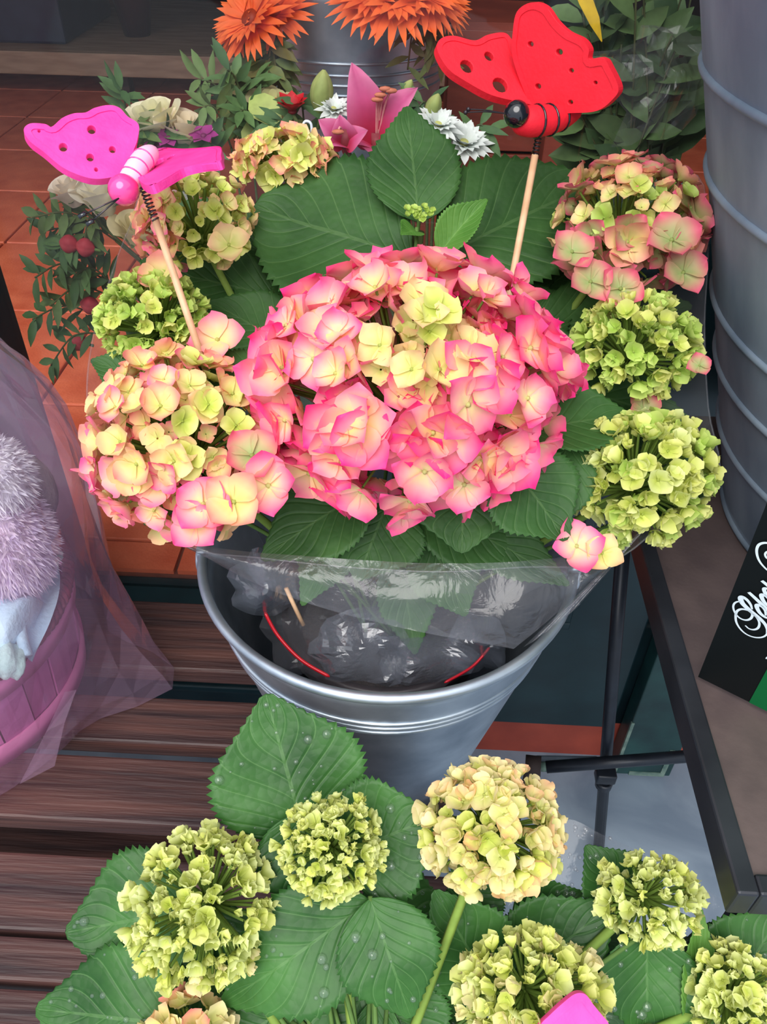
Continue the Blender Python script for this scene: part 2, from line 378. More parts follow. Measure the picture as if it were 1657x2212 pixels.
# dark shop shell
MB().box((-2.6, 4.5, SHOPZ - 0.01), (2.2, 4.6, 2.7)).build('wall_back', M['wallin'], kind='structure', smooth=False)
MB().box((-2.6, FY + 0.04, SHOPZ - 0.01), (-2.4, 4.5, 2.7)).build('wall_left', M['wallin'], kind='structure', smooth=False)
MB().box((2.1, FY + 0.04, SHOPZ - 0.01), (2.2, 4.5, 2.7)).build('wall_right', M['wallin'], kind='structure', smooth=False)
MB().box((-2.6, FY, 2.7), (2.2, 4.6, 2.8)).build('ceiling', M['wallin'], kind='structure', smooth=False)
MB().box((-2.6, FY, 2.3), (2.2, FY + .05, 2.7)).build('trim_2', M['green'], kind='structure', smooth=False)
win2 = thing('window_2', None, None, (-2.5, FY, SHOPZ)); win2['kind'] = 'structure'
MB().box((-2.5, FY - .03, SHOPZ - .05), (WL - .11, FY + .034, SHOPZ - .012), bev=.004).build('window_sill', M['green'], win2, smooth=False)
MB().box((-2.6, FY - .03, SHOPZ - .05), (-2.5, FY + .03, 2.3), bev=.004).build('jamb', M['green'], win2, smooth=False)
MB().box((-2.5, FY - .03, 2.2), (WL - .11, FY + .03, 2.3)).build('head_rail', M['green'], win2, smooth=False)
MB().box((-2.5, FY + .012, SHOPZ - .012), (WL - .11, FY + .017, 2.2)).build('pane', M['glass'], win2, smooth=False)

# ---------------------------------------------------------------- slatted bench
BZ = 0.51
bench = thing('slatted_bench', 'low weathered dark wooden bench with gapped slats under the bucket', 'bench', (-0.45, 0.38, 0))
rows = [(1293, 1438), (1500, 1600), (1632, 1775), (1850, 2020), (2032, 2130), (2146, 2330), (2350, 2480), (2510, 2700), (2740, 3000)]
bx0, bx1 = -1.6, 0.055  # left end and front rows lengthened out of view to darken the ground below
for a, b in rows:
    ya, yb = PZ(220, a, BZ).y, PZ(220, b, BZ).y
    MB().box((bx0, yb, BZ - 0.024), (bx1, ya, BZ), bev=0.003).build('slat', M['wood'], bench, origin=(bx0, yb, BZ), smooth=False)
ya, yb = PZ(220, 1293, BZ).y, PZ(220, 3000, BZ).y
for x in (-1.5, -0.80, -0.05):
    MB().box((x, yb + .01, BZ - .07), (x + .04, ya - .01, BZ - .024)).build('rail', M['wood'], bench, origin=(x, yb, BZ - .05), smooth=False)
MB().box((bx0 + .1, yb + .05, .13), (bx1 - .04, ya - .06, .15)).build('added_shade_shelf', M['wood'], bench, origin=(bx0, yb, .13), smooth=False)  # shelf added beneath the slats so the pavement in the gaps turns darker
for x in (-1.5, -0.05):
    MB().box((x + .01, yb + .06, .10), (x + .03, ya - .08, .16)).build('side_rail', M['wood'], bench, origin=(x, yb, .1), smooth=False)
    for y in (yb + .03, ya - .08):
        MB().box((x, y, 0), (x + .045, y + .045, BZ - .024)).build('leg', M['wood'], bench, origin=(x, y, 0), smooth=False)

# ---------------------------------------------------------------- galvanised buckets
BC = Vector((0, 0, 0)); _c = PZ(838, 1182, 0.786); BC = Vector((_c.x, _c.y, BZ))
def bucket(name, label, c, rb, rt, h, m, ribs, ears=True, group=None):
    o = thing(name, label, 'bucket', c, group)
    R = lambda z: rb + (rt - rb) * z / h
    prof = [(0.0, 0.006), (rb - .006, 0.006), (rb - .003, 0.0), (rb, 0.0), (rb + .002, 0.006)]
    zs = sorted(set([round(h * k / 14, 4) for k in range(1, 15)]))
    for z in zs: prof.append((R(z), z))
    inner = [(R(z) - .0025, z) for z in reversed(zs)] + [(rb - .004, .012), (0.0, .012)]
    MB().lathe(prof + inner, c, 72).build('body', m, o)
    MB().tube([Vector(c) + Vector((math.cos(a) * rt, math.sin(a) * rt, h)) for a in [2 * math.pi * k / 90 for k in range(90)]], 0.0042, 10, closed=True).build('rim', m, o)
    for z in ribs:
        MB().tube([Vector(c) + Vector((math.cos(a) * (R(z)), math.sin(a) * (R(z)), z)) for a in [2 * math.pi * k / 90 for k in range(90)]], 0.0022, 6, closed=True).build('rib', m, o)
    if ears:
        for s in (-1, 1):
            mb = MB(); p = Vector(c) + Vector((s * rt, 0.0, h))
            mb.box(p + Vector((-.004, -.022, -.05)), p + Vector((.004, .022, .006)), bev=.002)
            mb.tube([p + Vector((s * .006, math.cos(a) * .012, -.02 + math.sin(a) * .012)) for a in [2 * math.pi * k / 16 for k in range(16)]], .003, 6, closed=True)
            mb.build('handle_ear', m, o)
    return o
bucket('galvanised_bucket', 'shiny galvanised metal bucket with rolled rim holding the wrapped hydrangea', BC, 0.088, 0.152, 0.276, M['galv'], (0.214, 0.222, 0.230))

# ---------------------------------------------------------------- hydrangea parts
PW = [(0, .14), (.12, .42), (.28, .80), (.46, 1.0), (.64, .90), (.80, .56), (.92, .22), (1.0, .03)]
PR = [(0, .14), (.12, .46), (.28, .82), (.46, 1.0), (.64, 1.04), (.80, .90), (.92, .58), (1.0, .12)]
def floret(mb, seed, cols, cup=0.35, wid=0.62, pointed=0.5, bead=0.09, scale=1.0, nx=5, mtx=None, loc=Vector((0, 0, 0)), simple=False):
    r = random.Random(seed); ctr, midc, edge = cols
    prof = [(a[0], a[1] * pointed + b[1] * (1 - pointed)) for a, b in zip(PW, PR)]
    if simple: prof = [prof[k] for k in (0, 2, 4, 6, 7)]; nx = 3
    js = [-1 + 2 * k / (nx - 1) for k in range(nx)]
    for k in range(4):
        ang = k * math.pi / 2 + r.uniform(-.16, .16); L = r.uniform(.86, 1.1); W = wid * r.uniform(.9, 1.12)
        cp = cup * r.uniform(.6, 1.35); curl = r.uniform(-.25, .35); tw = r.uniform(-.12, .12)
        vs = []; cs = []
        for t, wf in prof:
            th = cp * (0.45 + .55 * t)
            for j in js:
                x = j * W * wf * .8
                lift = .16 * j * j * wf * (1 + cp) + .03 * math.sin(7 * t + j * 3 + seed) + tw * j * t
                y = .05 + L * t * math.cos(th) - .05 * j * j * wf
                z = L * t * math.sin(th) + lift + (.05 if k % 2 else 0) - curl * t * t * t * .5
                p = Vector((x, y, z)); p = Matrix.Rotation(ang, 3, 'Z') @ p
                p *= scale
                vs.append(loc + (mtx @ p if mtx is not None else p))
                e = max(t, abs(j) * (.35 + .6 * t))
                cs.append(mix(mix(ctr, midc, sst(.05, .5, e)), edge, sst(.38, .95, e)))
        fs = []
        n = len(js)
        for a in range(len(prof) - 1):
            for b in range(n - 1): fs.append((a * n + b, a * n + b + 1, (a + 1) * n + b + 1, (a + 1) * n + b))
        mb.add(vs, fs, cs)
    if bead:
        c = Vector((0, 0, .05)) * scale; c = loc + (mtx @ c if mtx is not None else c)
        mb.ball(c, bead * scale, 6, col=mix(ctr, C(150, 160, 80), .5))
    return mb
PAL = {
 'hot':   (C(250, 226, 160), C(255, 150, 172), C(255, 54, 140)),
 'pink':  (C(240, 232, 160), C(255, 178, 174), C(255, 84, 150)),
 'blush': (C(238, 228, 140), C(254, 200, 166), C(254, 122, 160)),
 'peach': (C(214, 220, 120), C(246, 214, 150), C(246, 146, 138)),
 'cream': (C(206, 214, 112), C(238, 226, 150), C(244, 196, 150)),
 'lime':  (C(180, 196, 76), C(212, 220, 108), C(230, 230, 146)),
 'green': (C(146, 178, 66), C(178, 206, 92), C(204, 222, 124)),
 'bud':   (C(170, 182, 70), C(206, 214, 116), C(232, 236, 166)),
 'ivory': (C(204, 208, 116), C(226, 224, 146), C(240, 222, 170)),
 'dusk':  (C(160, 180, 110), C(196, 178, 130), C(230, 98, 128)),
}
FM = {}
def fmesh(pal, k, cup, pointed):
    key = (pal, k, cup, pointed)
    if key not in FM:
        FM[key] = floret(MB(), hash((pal == 'hot', k, round(cup * 100))) % 9999 + k, PAL[pal], cup, .66, pointed).mesh('floret', M['petal'])
    return FM[key]
def head(root, u, v, d, rx, ry, n, base, sizes, pick, stuff=False, depth=0.85, axis=None, jit=0.12, spread=0.0, fill=0, fillsize=.8, label=None, cupv=0.35, pointed=0.6, face=0.0, stalk_from=None, lo=-0.3, inner=0.35, seed=1):
    """flower head: florets set over a dome; pick(dir, r) -> palette name and size factor"""
    r = random.Random(seed * 31 + int(u)); c = PD(u, v, d); Rx, Ry = rx * d / F, ry * d / F; Rz = (Rx + Ry) / 2 * depth
    ax = (axis or (ZB * .8 + Vector((0, 0, .6)))).normalized(); axl = Vector((ax.dot(XR), ax.dot(YU), ax.dot(ZB)))
    st = MB(); base3 = stalk_from or (c - ax * (Rz * 1.5))
    dirs = []; N = int(n * 2 / (1 - lo)); ga = math.pi * (3 - 5 ** .5)
    for i in range(N):
        y = 1 - 2 * (i + .5) / N; q = (1 - y * y) ** .5; dv = Vector((q * math.cos(i * ga), q * math.sin(i * ga), y))
        dv = (dv + Vector((r.gauss(0, jit), r.gauss(0, jit), r.gauss(0, jit)))).normalized()
        if dv.dot(axl) > lo: dirs.append(dv)
    pts = []
    for dv in dirs:
        rad = 1 - abs(r.gauss(0, .06)) - spread * r.random()
        p = c + XR * (dv.x * Rx * rad) + YU * (dv.y * Ry * rad) + ZB * (dv.z * Rz * rad)
        nr = (XR * dv.x + YU * dv.y + ZB * dv.z)
        nr = (nr * (1 - face) + ZB * face + Vector((r.gauss(0, .22), r.gauss(0, .22), r.gauss(0, .22)))).normalized()
        pts.append((p, nr, dv))
    for p, nr, dv in pts:
        q = c - ax * (Rz * .35) + (p - c) * inner
        st.tube([c - ax * (Rz * .75), q, p - nr * .002], [0.0022, 0.0014, 0.0009], 4, col=C(122, 148, 66), caps=False)
    st.tube(spline([base3, base3.lerp(c, .55) - ax * .01, c - ax * (Rz * .4)], 4), .0032, 6, col=C(122, 148, 66))
    hd = st.build('flower_head', M['vcdark'], root, origin=c, label=label)
    if fill:
        fa = MB()
        for k in range(fill):
            dv = r.choice(dirs); dv = (dv + Vector((r.gauss(0, .3), r.gauss(0, .3), r.gauss(0, .3)))).normalized(); rad = r.uniform(.70, .86)
            p = c + XR * (dv.x * Rx * rad) + YU * (dv.y * Ry * rad) + ZB * (dv.z * Rz * rad)
            nr = (XR * dv.x + YU * dv.y + ZB * dv.z + Vector((r.gauss(0, .35), r.gauss(0, .35), r.gauss(0, .35)))).normalized(); pal, sf = pick(dv, r)
            floret(fa, r.randrange(99999), PAL[pal], cupv * r.uniform(.8, 1.6), .66, pointed, bead=0, scale=base * sf * fillsize * r.uniform(.7, 1.1), mtx=frame(nr, ZB if abs(nr.dot(ZB)) < .9 else XR, r.uniform(0, 6.28)), loc=p, simple=True)
        fa.build('inner_florets', M['petal'], hd, kind='stuff')
    acc = MB()
    for i, (p, nr, dv) in enumerate(pts):
        pal, sf = pick(dv, r); sz = base * sf * r.uniform(*sizes)
        cu = cupv * r.choice((.7, 1.0, 1.35)); mt = frame(nr, ZB if abs(nr.dot(ZB)) < .9 else XR, r.uniform(0, 6.28))
        if stuff:
            floret(acc, r.randrange(99999), PAL[pal], cu, .66, pointed, bead=.12, scale=sz, mtx=mt, loc=p, simple=True)
        else:
            me = fmesh(pal, r.randrange(4), round(cu, 2), pointed)
            o = place('floret', me, p, hd); o.matrix_basis = Matrix.Translation(p - WPOS[hd]) @ mt.to_4x4() @ Matrix.Scale(sz, 4)
    if stuff: acc.build('florets', M['petal'], hd, kind='stuff')
    return hd

def leaf(root, b, t, width, d=(.6, .6), nrm=None, cup=.18, curl=.12, m='leaf', teeth=20, fold=0.0, shape=0.44, taper=.34, droop=0.0, name='leaf', roll=0.0):
    """serrated ovate blade from base pixel b to tip pixel t, width in pixels, thickness by a shell"""
    B, T = PD(b[0], b[1], d[0]), PD(t[0], t[1], d[1]); ax = T - B; L = ax.length; W = width * (d[0] + d[1]) / 2 / F / 2
    n = (nrm if nrm is not None else ZB * .8 + Vector((0, 0, .5))); y = ax.normalized(); n = (n - y * n.dot(y)).normalized(); x = y.cross(n)
    if roll: q = Matrix.Rotation(roll, 3, y); n = q @ n; x = q @ x
    nt = teeth * 2; nx = 7; rowsv = []; uvs = []
    for i in range(nt + 1):
        t0 = i / nt
        wf = (math.sin(math.pi * t0 ** (math.log(.5) / math.log(shape))) if 0 < t0 < 1 else 0) ** .72
        wf *= 1 - taper * sst(.55, .95, t0)
        row = []
        for j in range(-nx, nx + 1):
            s = j / nx; ww = wf
            yy = t0
            if abs(j) == nx:
                if i % 2 == 0: ww = wf * .945; yy = t0 - .002
                else: ww = wf * 1.02; yy = min(1, t0 + .010)
            xx = s * ww * W
            vein = ((t0 * 8 - abs(s) * 3.2) % 1.0); pil = math.sin(math.pi * vein) * .004 * (0.3 + abs(s)) * (1 - abs(s) * .4)
            z = cup * abs(s) ** 1.4 * W * ww * 1.2 + fold * abs(s) * W * ww - curl * L * t0 * t0 + droop * L * math.sin(math.pi * t0) + pil * W * 1.8
            z += .045 * L * noise.noise(Vector((xx * 16 + B.x * 77, t0 * 2.2, B.z * 31))) + .008 * L * noise.noise(Vector((xx * 40 + B.x * 99, t0 * 4, B.z * 50)))
            row.append(B + x * xx + y * (yy * L) + n * z); uvs.append((.5 + .5 * s * .98, t0 + 1e-4))
        rowsv.append(row)
    mb = MB(); mb.grid(rowsv, uvs=uvs)
    ob = mb.build(name, M[m], root, origin=B)
    sm = ob.modifiers.new('blade', 'SOLIDIFY'); sm.thickness = 0.0006; sm.offset = 0
    return ob, rowsv, n
def petiole(root, b, d, to):
    B = PD(b[0], b[1], d); to = Vector(to); m = (B + to) / 2 + Vector((0, 0, .01))
    MB().tube(spline([to, m, B + (B - m) * .02], 4), .0016, 6, col=C(86, 116, 58)).build('petiole', M['vcdark'], root, origin=B)

def dirpx(u0, v0, u, v, rx, ry):
    x, y = (u - u0) / rx, -(v - v0) / ry; q = x * x + y * y
    return Vector((x, y, max(.05, 1 - q) ** .5)).normalized()

# ---------------- wrapped hydrangea in the bucket
PT = Vector((BC.x, BC.y, BZ + .016))
hyd = thing('hydrangea_plant', 'big potted hydrangea with pink mophead in the galvanised bucket', 'plant', PT)
MB().lathe([(0, 0), (.062, 0), (.088, .17), (.093, .17), (.093, .185), (.086, .185), (.08, .165), (0, .165)], PT, 40).build('plant_pot', M['pot'], hyd)
MB().lathe([(0, .172), (.05, .170), (.081, .164)], PT, 24).build('soil', M['soil'], hyd)
CR = PT + Vector((0, 0, .17))
def stem(root, top, frm, r=.0045, col=C(84, 96, 56)):
    f2 = Vector(frm); mid = f2.lerp(top, .5) + Vector((0, 0, .03))
    MB().tube(spline([f2, mid, top], 5), r, 7, col=col).build('stem', M['vcdark'], root, origin=f2)
hc = dirpx(885, 835, 880, 745, 365, 300)
def pick_main(dv, r):
    a = dv.angle(hc)
    if a < .22: return r.choice(('lime', 'cream')), .66
    if a < .42: return r.choice(('cream', 'blush', 'cream')), .84
    if a < .62: return r.choice(('blush', 'pink', 'blush')), .9
    return r.choice(('pink', 'hot', 'pink', 'blush', 'hot')), 1.0 + .12 * r.random()
head(hyd, 885, 842, .56, 330, 265, 118, .0205, (.85, 1.15), pick_main, depth=.9, fill=170, fillsize=.9, stalk_from=PD(880, 1000, .62), cupv=.40, pointed=1.0, face=.12, lo=-.25, seed=3, label='large pink and cream mophead')
def pick_ll(dv, r):
    if dv.y < -.35: return r.choice(('peach', 'pink', 'blush', 'cream')), 1.1
    if dv.x > .2: return r.choice(('cream', 'lime', 'peach')), .85
    return r.choice(('peach', 'blush', 'cream', 'peach')), 1.0
head(hyd, 392, 955, .57, 190, 195, 88, .0145, (.75, 1.2), pick_ll, depth=.9, fill=90, stalk_from=CR + Vector((-.05, 0, .05)), cupv=.42, pointed=.55, face=.1, seed=4, label='peach and cream flower head')
def pick_rt(dv, r):
    if dv.y < -.25 or dv.x > .65: return r.choice(('dusk', 'dusk', 'peach')), 1.25
    if dv.y > .4: return r.choice(('peach', 'dusk', 'cream')), .95
    return r.choice(('green', 'lime', 'cream')), .75
head(hyd, 1352, 492, .64, 145, 142, 52, .0140, (.8, 1.15), pick_rt, depth=.9, fill=70, stalk_from=CR + Vector((.03, .05, .08)), cupv=.42, pointed=.75, seed=5, label='green flower head edged dusky pink')
def pick_lt(dv, r):
    if dv.x < -.35: return r.choice(('cream', 'peach', 'blush')), 1.15
    return r.choice(('lime', 'cream', 'lime')), .8
head(hyd, 425, 482, .655, 118, 105, 56, .0115, (.75, 1.15), pick_lt, depth=.9, fill=80, stalk_from=CR + Vector((-.04, .05, .08)), cupv=.6, pointed=.7, seed=6, label='yellow green flower head with peach edge')
head(hyd, 615, 352, .70, 100, 52, 60, .0125, (.75, 1.15), lambda dv, r: (r.choice(('cream', 'peach', 'lime')), 1), stuff=True, stalk_from=CR + Vector((-.02, .07, .1)), cupv=.55, pointed=.8, seed=7)
head(hyd, 332, 692, .625, 108, 90, 120, .0085, (.8, 1.2), lambda dv, r: (r.choice(('green', 'green', 'lime')), 1), stuff=True, fill=60, stalk_from=CR + Vector((-.05, .02, .07)), cupv=1.05, pointed=.85, seed=8)
head(hyd, 1372, 752, .605, 120, 98, 110, .0095, (.8, 1.25), lambda dv, r: (r.choice(('green', 'green', 'lime')), 1.0), stuff=True, fill=60, stalk_from=CR + Vector((.05, .02, .06)), cupv=1.05, pointed=.85, seed=9)
head(hyd, 1385, 1030, .585, 142, 128, 140, .0100, (.8, 1.25), lambda dv, r: (r.choice(('lime', 'bud', 'lime', 'green')), 1.0), stuff=True, fill=80, stalk_from=CR + Vector((.05, -.02, .05)), cupv=1.0, pointed=.6, seed=10)
# single large florets that stand out
def lone(u, v, d, size, pal, nrm=None, k=0, cup=.35):
    p = PD(u, v, d); nr = (nrm or ZB * .9 + Vector((0, 0, .35))).normalized()
    o = place('floret', fmesh(pal, k, cup, .75), p, hyd); o.matrix_basis = Matrix.Translation(p - WPOS[hyd]) @ frame(nr, YU, rnd.uniform(0, 6)).to_4x4() @ Matrix.Scale(size, 4)
for a in ((440, 1090, .515, .021, 'pink'), (505, 1085, .51, .02, 'peach'), (580, 1050, .52, .022, 'pink'), (545, 985, .525, .02, 'dusk'), (425, 1135, .515, .018, 'pink'),
          (1245, 1180, .55, .019, 'pink'), (1300, 1195, .55, .014, 'cream'), (1235, 545, .60, .018, 'dusk'), (1275, 610, .595, .018, 'dusk'), (1340, 625, .595, .018, 'dusk'),
          (1450, 520, .59, .021, 'dusk'), (1475, 590, .60, .019, 'dusk'), (495, 530, .60, .017, 'cream'), (470, 735, .575, .02, 'blush'), (350, 600, .61, .018, 'peach'), (1510, 790, .575, .010, 'dusk'), (1390, 885, .60, .014, 'dusk')):
    lone(*a, k=rnd.randrange(4))
up = Vector((0, 0, 1))
LV = [((890, 560), (548, 440), 390, (.66, .68), dict(cup=.08, curl=.03, shape=.5, taper=.05)),
      ((905, 480), (879, 222), 205, (.66, .68), dict(cup=.12, curl=.04, shape=.40, m='leaf')),
      ((950, 560), (1290, 385), 330, (.665, .68), dict(cup=.1, curl=.03, shape=.45, taper=.15)),
      ((948, 548), (1050, 425), 90, (.645, .63), dict(m='leafyoung', cup=.3, fold=.2)),
      ((900, 500), (870, 500), 60, (.65, .63), dict(m='leafyoung', cup=.3)),
      ((600, 830), (402, 795), 150, (.575, .565), dict(roll=.3, cup=.2)),
      ((1130, 930), (1372, 882), 200, (.57, .575), dict(cup=.15, roll=-.25, fold=.1)),
      ((1090, 990), (1228, 1165), 230, (.555, .545), dict(cup=.12, curl=.05)),
      ((1230, 940), (1180, 1150), 160, (.57, .55), dict(cup=.12)),
      ((1000, 1010), (1000, 1190), 250, (.575, .555), dict(cup=.1, teeth=14)),
      ((800, 1050), (560, 1200), 200, (.60, .58), dict(m='leaf', cup=.1)),
      ((840, 1080), (770, 1250), 230, (.61, .59), dict(m='leaf', cup=.1)),
      ((900, 1080), (1150, 1210), 200, (.61, .59), dict(m='leaf', cup=.1)),
      ((760, 1100), (650, 1300), 130, (.62, .59), dict(m='leaf', cup=.1)),
      ((920, 1150), (1010, 1330), 170, (.62, .61), dict(m='leaf', cup=.1)),
      ((980, 1120), (1235, 1255), 130, (.61, .585), dict(m='leaf', cup=.15)),
      ((860, 1180), (900, 1420), 130, (.63, .64), dict(m='leaf', cup=.15)),
      ((640, 760), (450, 640), 180, (.66, .66), dict(m='leaf')),
      ((640, 660), (500, 560), 170, (.69, .69), dict(m='leaf')),
      ((700, 700), (640, 560), 200, (.68, .70), dict(m='leaf')),
      ((1050, 720), (1250, 640), 200, (.66, .67), dict(m='leaf')),
      ((1060, 760), (1290, 760), 160, (.64, .63), dict(m='leaf')),
      ((1000, 640), (1200, 590), 180, (.69, .69), dict(m='leaf')),
      ((330, 830), (195, 770), 110, (.62, .61), dict(m='leaf')),
      ((560, 930), (640, 1060), 130, (.57, .56), dict(m='leaf')),
      ((480, 1100), (280, 1110), 130, (.60, .60), dict(m='leaf', curl=.02)),
      ((1330, 1130), (1555, 1040), 90, (.60, .60), dict(m='leaf', curl=0, cup=.4)),
      ((1080, 850), (1300, 850), 160, (.62, .62), dict(m='leaf')),
      ((1150, 720), (1500, 650), 210, (.67, .665), dict(m='leaf', curl=.03)),
      ((1150, 830), (1500, 900), 200, (.65, .64), dict(m='leaf', curl=.03)),
      ((1180, 620), (1450, 430), 180, (.70, .70), dict(m='leaf', curl=.03)),
      ((1200, 960), (1500, 990), 200, (.64, .63), dict(m='leaf', curl=.03)),
      ((600, 650), (300, 560), 170, (.69, .68), dict(m='leaf', curl=.03)),
      ((600, 560), (350, 430), 150, (.70, .70), dict(m='leaf', curl=.03)),
      ((500, 760), (240, 680), 150, (.67, .66), dict(m='leaf', curl=.03)),
      ((480, 900), (250, 860), 170, (.63, .62), dict(m='leaf', curl=.03)),
      ((520, 1040), (300, 1030), 170, (.62, .61), dict(m='leaf', curl=.03))]
for b, t, wd, dd, kw in LV:
    leaf(hyd, b, t, wd, dd, **kw)
    petiole(hyd, b, dd[0], CR + Vector((rnd.uniform(-.02, .02), rnd.uniform(-.02, .02), .0)))
for u, v, d in ((880, 1000, .62), (905, 500, .67)): stem(hyd, PD(u, v, d), CR)
acc = MB()
for k in range(14):
    a = k * 2.4; p = PD(905 + 16 * math.cos(a) * (k / 14) ** .5 * 2, 462 + 9 * math.sin(a) * (k / 14) ** .5 * 2, .645)
    floret(acc, k, PAL['green'], .9, .66, .6, scale=.004, mtx=frame(ZB + up, YU, k), loc=p, simple=True)
acc.build('young_bud_cluster', M['petal'], hyd, kind='stuff')

# ---------------- cellophane round it
slv = thing('cellophane_sleeve', 'clear cellophane wrap around the big pink hydrangea', 'wrap', PT + Vector((0, 0, .18)))
top = [(430, 1190, .575), (335, 1145, .575), (255, 1075, .58), (208, 980, .585), (188, 860, .60), (198, 745, .62), (232, 620, .655), (280, 490, .69), (335, 400, .71),
       (560, 470, .72), (900, 480, .74), (1200, 470, .73), (1480, 370, .665), (1528, 500, .645), (1522, 700, .63), (1530, 880, .61), (1552, 1035, .585), (1440, 1125, .575), (1315, 1215, .565),
       (1130, 1225, .55), (950, 1235, .545), (750, 1225, .55), (560, 1205, .56)]
tops = spline([PD(*p) for p in top], 5, closed=True)
# bottom ring in the bucket matched by angle
rowsf = []; nr = 12
for i in range(nr + 1):
    t = i / nr; row = []
    for k, p in enumerate(tops):
        a = math.atan2(p.y - BC.y, p.x - BC.x); q = Vector((BC.x + math.cos(a) * .097, BC.y + math.sin(a) * .097, BZ + .20))
        s = t ** .85; m = p.lerp(q, s)
        pl = .006 * math.sin(a * 9 + 2 * t) * math.sin(math.pi * min(1, t * 1.1)) + .008 * noise.noise(p * 14 + Vector((0, 0, t * 3))) * min(1, t * 4)
        out = Vector((math.cos(a), math.sin(a), 0)); mm = m + out * (pl - .03 * math.sin(math.pi * t))
        dxy = Vector((mm.x - BC.x, mm.y - BC.y)); h = mm.z - BZ
        if h < .30:
            lim = .088 + (.152 - .088) * max(0, h) / .276 - .010
            if dxy.length > lim: mm.x, mm.y = BC.x + dxy.x / dxy.length * lim, BC.y + dxy.y / dxy.length * lim
        row.append(mm)
    rowsf.append(row)
MB().grid(rowsf, closed=True).build('film', M['film'], slv)
MB().tube(tops, .0007, 5, closed=True, col=(.8, .8, .9)).build('film_edge', M['film'], slv)
upl = [(400, 1172, .572), (520, 1190, .565), (690, 1203, .555), (900, 1216, .548), (1080, 1215, .55), (1240, 1203, .56), (1320, 1210, .563)]
lol = [(402, 1176, .574), (500, 1235, .567), (640, 1295, .557), (850, 1352, .55), (1110, 1402, .552), (1235, 1300, .56), (1322, 1214, .564)]
U = spline([PD(*p) for p in upl], 8); _l = [PD(*p) for p in lol]; Lw = spline(_l[:5], 8) + [_l[4].lerp(_l[5], k / 8) for k in range(1, 9)] + [_l[5].lerp(_l[6], k / 8) for k in range(1, 9)]
rowsf = [[a.lerp(b, i / 10) + ZB * (.007 * math.sin(math.pi * i / 10) + .004 * noise.noise(a * 30 + Vector((0, i * .25, 0)))) for a, b in zip(U, Lw)] for i in range(11)]
MB().grid(rowsf).build('folded_flap', M['filmflap'], slv)
# gathered pleats of film running to the right corner
for k in range(4):
    p0 = PD(1150 + k * 26, 1385 - k * 20, .553); p1 = PD(1315 + k * 30, 1222 - k * 32, .562)
    sd = XR * .006 + YU * .004
    MB().grid([[p0.lerp(p1, t) + sd * s * (1 - .5 * t) + ZB * (.003 * (1 - abs(s))) for s in (-1, -.4, 0, .4, 1)] for t in [i / 8 for i in range(9)]]).build('pleat', M['filmflap'], slv)
# crumpled film pushed into the bucket
def crumple(name, u, v, d, ru, rv, seed, m='crumple', amp=.014, parent=None):
    rows_ = []; na_ = 28
    for i in range(9):
        row = []
        for j in range(na_):
            an = 2 * math.pi * j / na_; k = (i / 8) * (1 + .45 * noise.noise(Vector((math.cos(an) * 1.7, math.sin(an) * 1.7, seed))) * i / 8)
            p = PD(u + ru * k * math.cos(an) * 1.15, v + rv * k * math.sin(an) * 1.15, d); q = p * 17 + Vector((seed, 0, 0))
            row.append(p + ZB * (amp * (1 - abs(noise.noise(q)) * 2.6) + amp * .5 * (1 - 2 * abs(noise.noise(q * 2.1))) - .02 * (i / 8) ** 2) + XR * amp * .6 * noise.noise(q + Vector((9, 9, 9))))
        rows_.append(row)
    return MB().grid(rows_, closed=True).build(name, m if not isinstance(m, str) else M[m], parent, smooth=False)
crumple('crumpled_film', 790, 1395, .635, 95, 75, 1, parent=slv)
crumple('crumpled_film', 920, 1420, .64, 95, 50, 5, parent=slv)
crumple('crumpled_film', 1030, 1395, .645, 60, 55, 8, parent=slv)
crumple('crumpled_film', 560, 1265, .63, 70, 60, 12, parent=slv)
crumple('crumpled_film', 660, 1380, .645, 70, 70, 17, 'film', parent=slv)
MB().tube(spline([PD(*p) for p in ((572, 1322, .64), (600, 1372, .642), (650, 1425, .64), (712, 1462, .635))], 8), [.0005] + [.0015] * 23 + [.0005], 6).build('ribbon', M['ribbon'], slv, label='red ribbon strand')
MB().tube(spline([PD(*p) for p in ((1058, 1398, .645), (1020, 1440, .64), (960, 1475, .632))], 8), [.0004] + [.0012] * 15 + [.0004], 6).build('ribbon', M['ribbon'], slv, label='red ribbon strand')
MB().tube([PD(618, 1270, .63), PD(655, 1350, .65)], .0018, 6).build('support_cane', M['bamboo'], hyd)

# ---------------------------------------------------------------- front hydrangea
FP = Vector((-0.01, 0.135, BZ))
hyf = thing('hydrangea_plant', 'wet green budding hydrangea standing in front of the metal bucket', 'plant', FP)
FP2 = FP
MB().lathe([(0, 0), (.048, 0), (.066, .105), (.071, .105), (.071, .118), (.064, .118), (.06, .10), (0, .10)], FP, 40).build('plant_pot', M['pot'], hyf)
MB().lathe([(0, .106), (.04, .104), (.061, .099)], FP, 24).build('soil', M['soil'], hyf)
CF = FP + Vector((0, 0, .10))
FD = .545
ax1 = Vector((0, -.1, 1))
head(hyf, 437, 1958, FD - .02, 152, 158, 96, .0082, (.75, 1.4), lambda dv, r: (r.choice(('bud', 'lime', 'bud')) if dv.y > -.5 else r.choice(('lime', 'ivory', 'lime')), 1), cupv=1.32, pointed=1.0, fill=170, fillsize=.85, stalk_from=CF + Vector((-.02, 0, 0)), spread=.12, jit=.16, seed=21, label='bud head opening pale green')
head(hyf, 714, 1832, FD - .02, 112, 108, 80, .0062, (.7, 1.35), lambda dv, r: (r.choice(('bud', 'bud', 'lime')), 1), cupv=1.32, pointed=1.0, fill=170, fillsize=.9, stalk_from=CF, spread=.14, jit=.16, seed=22, label='tight small green bud head')
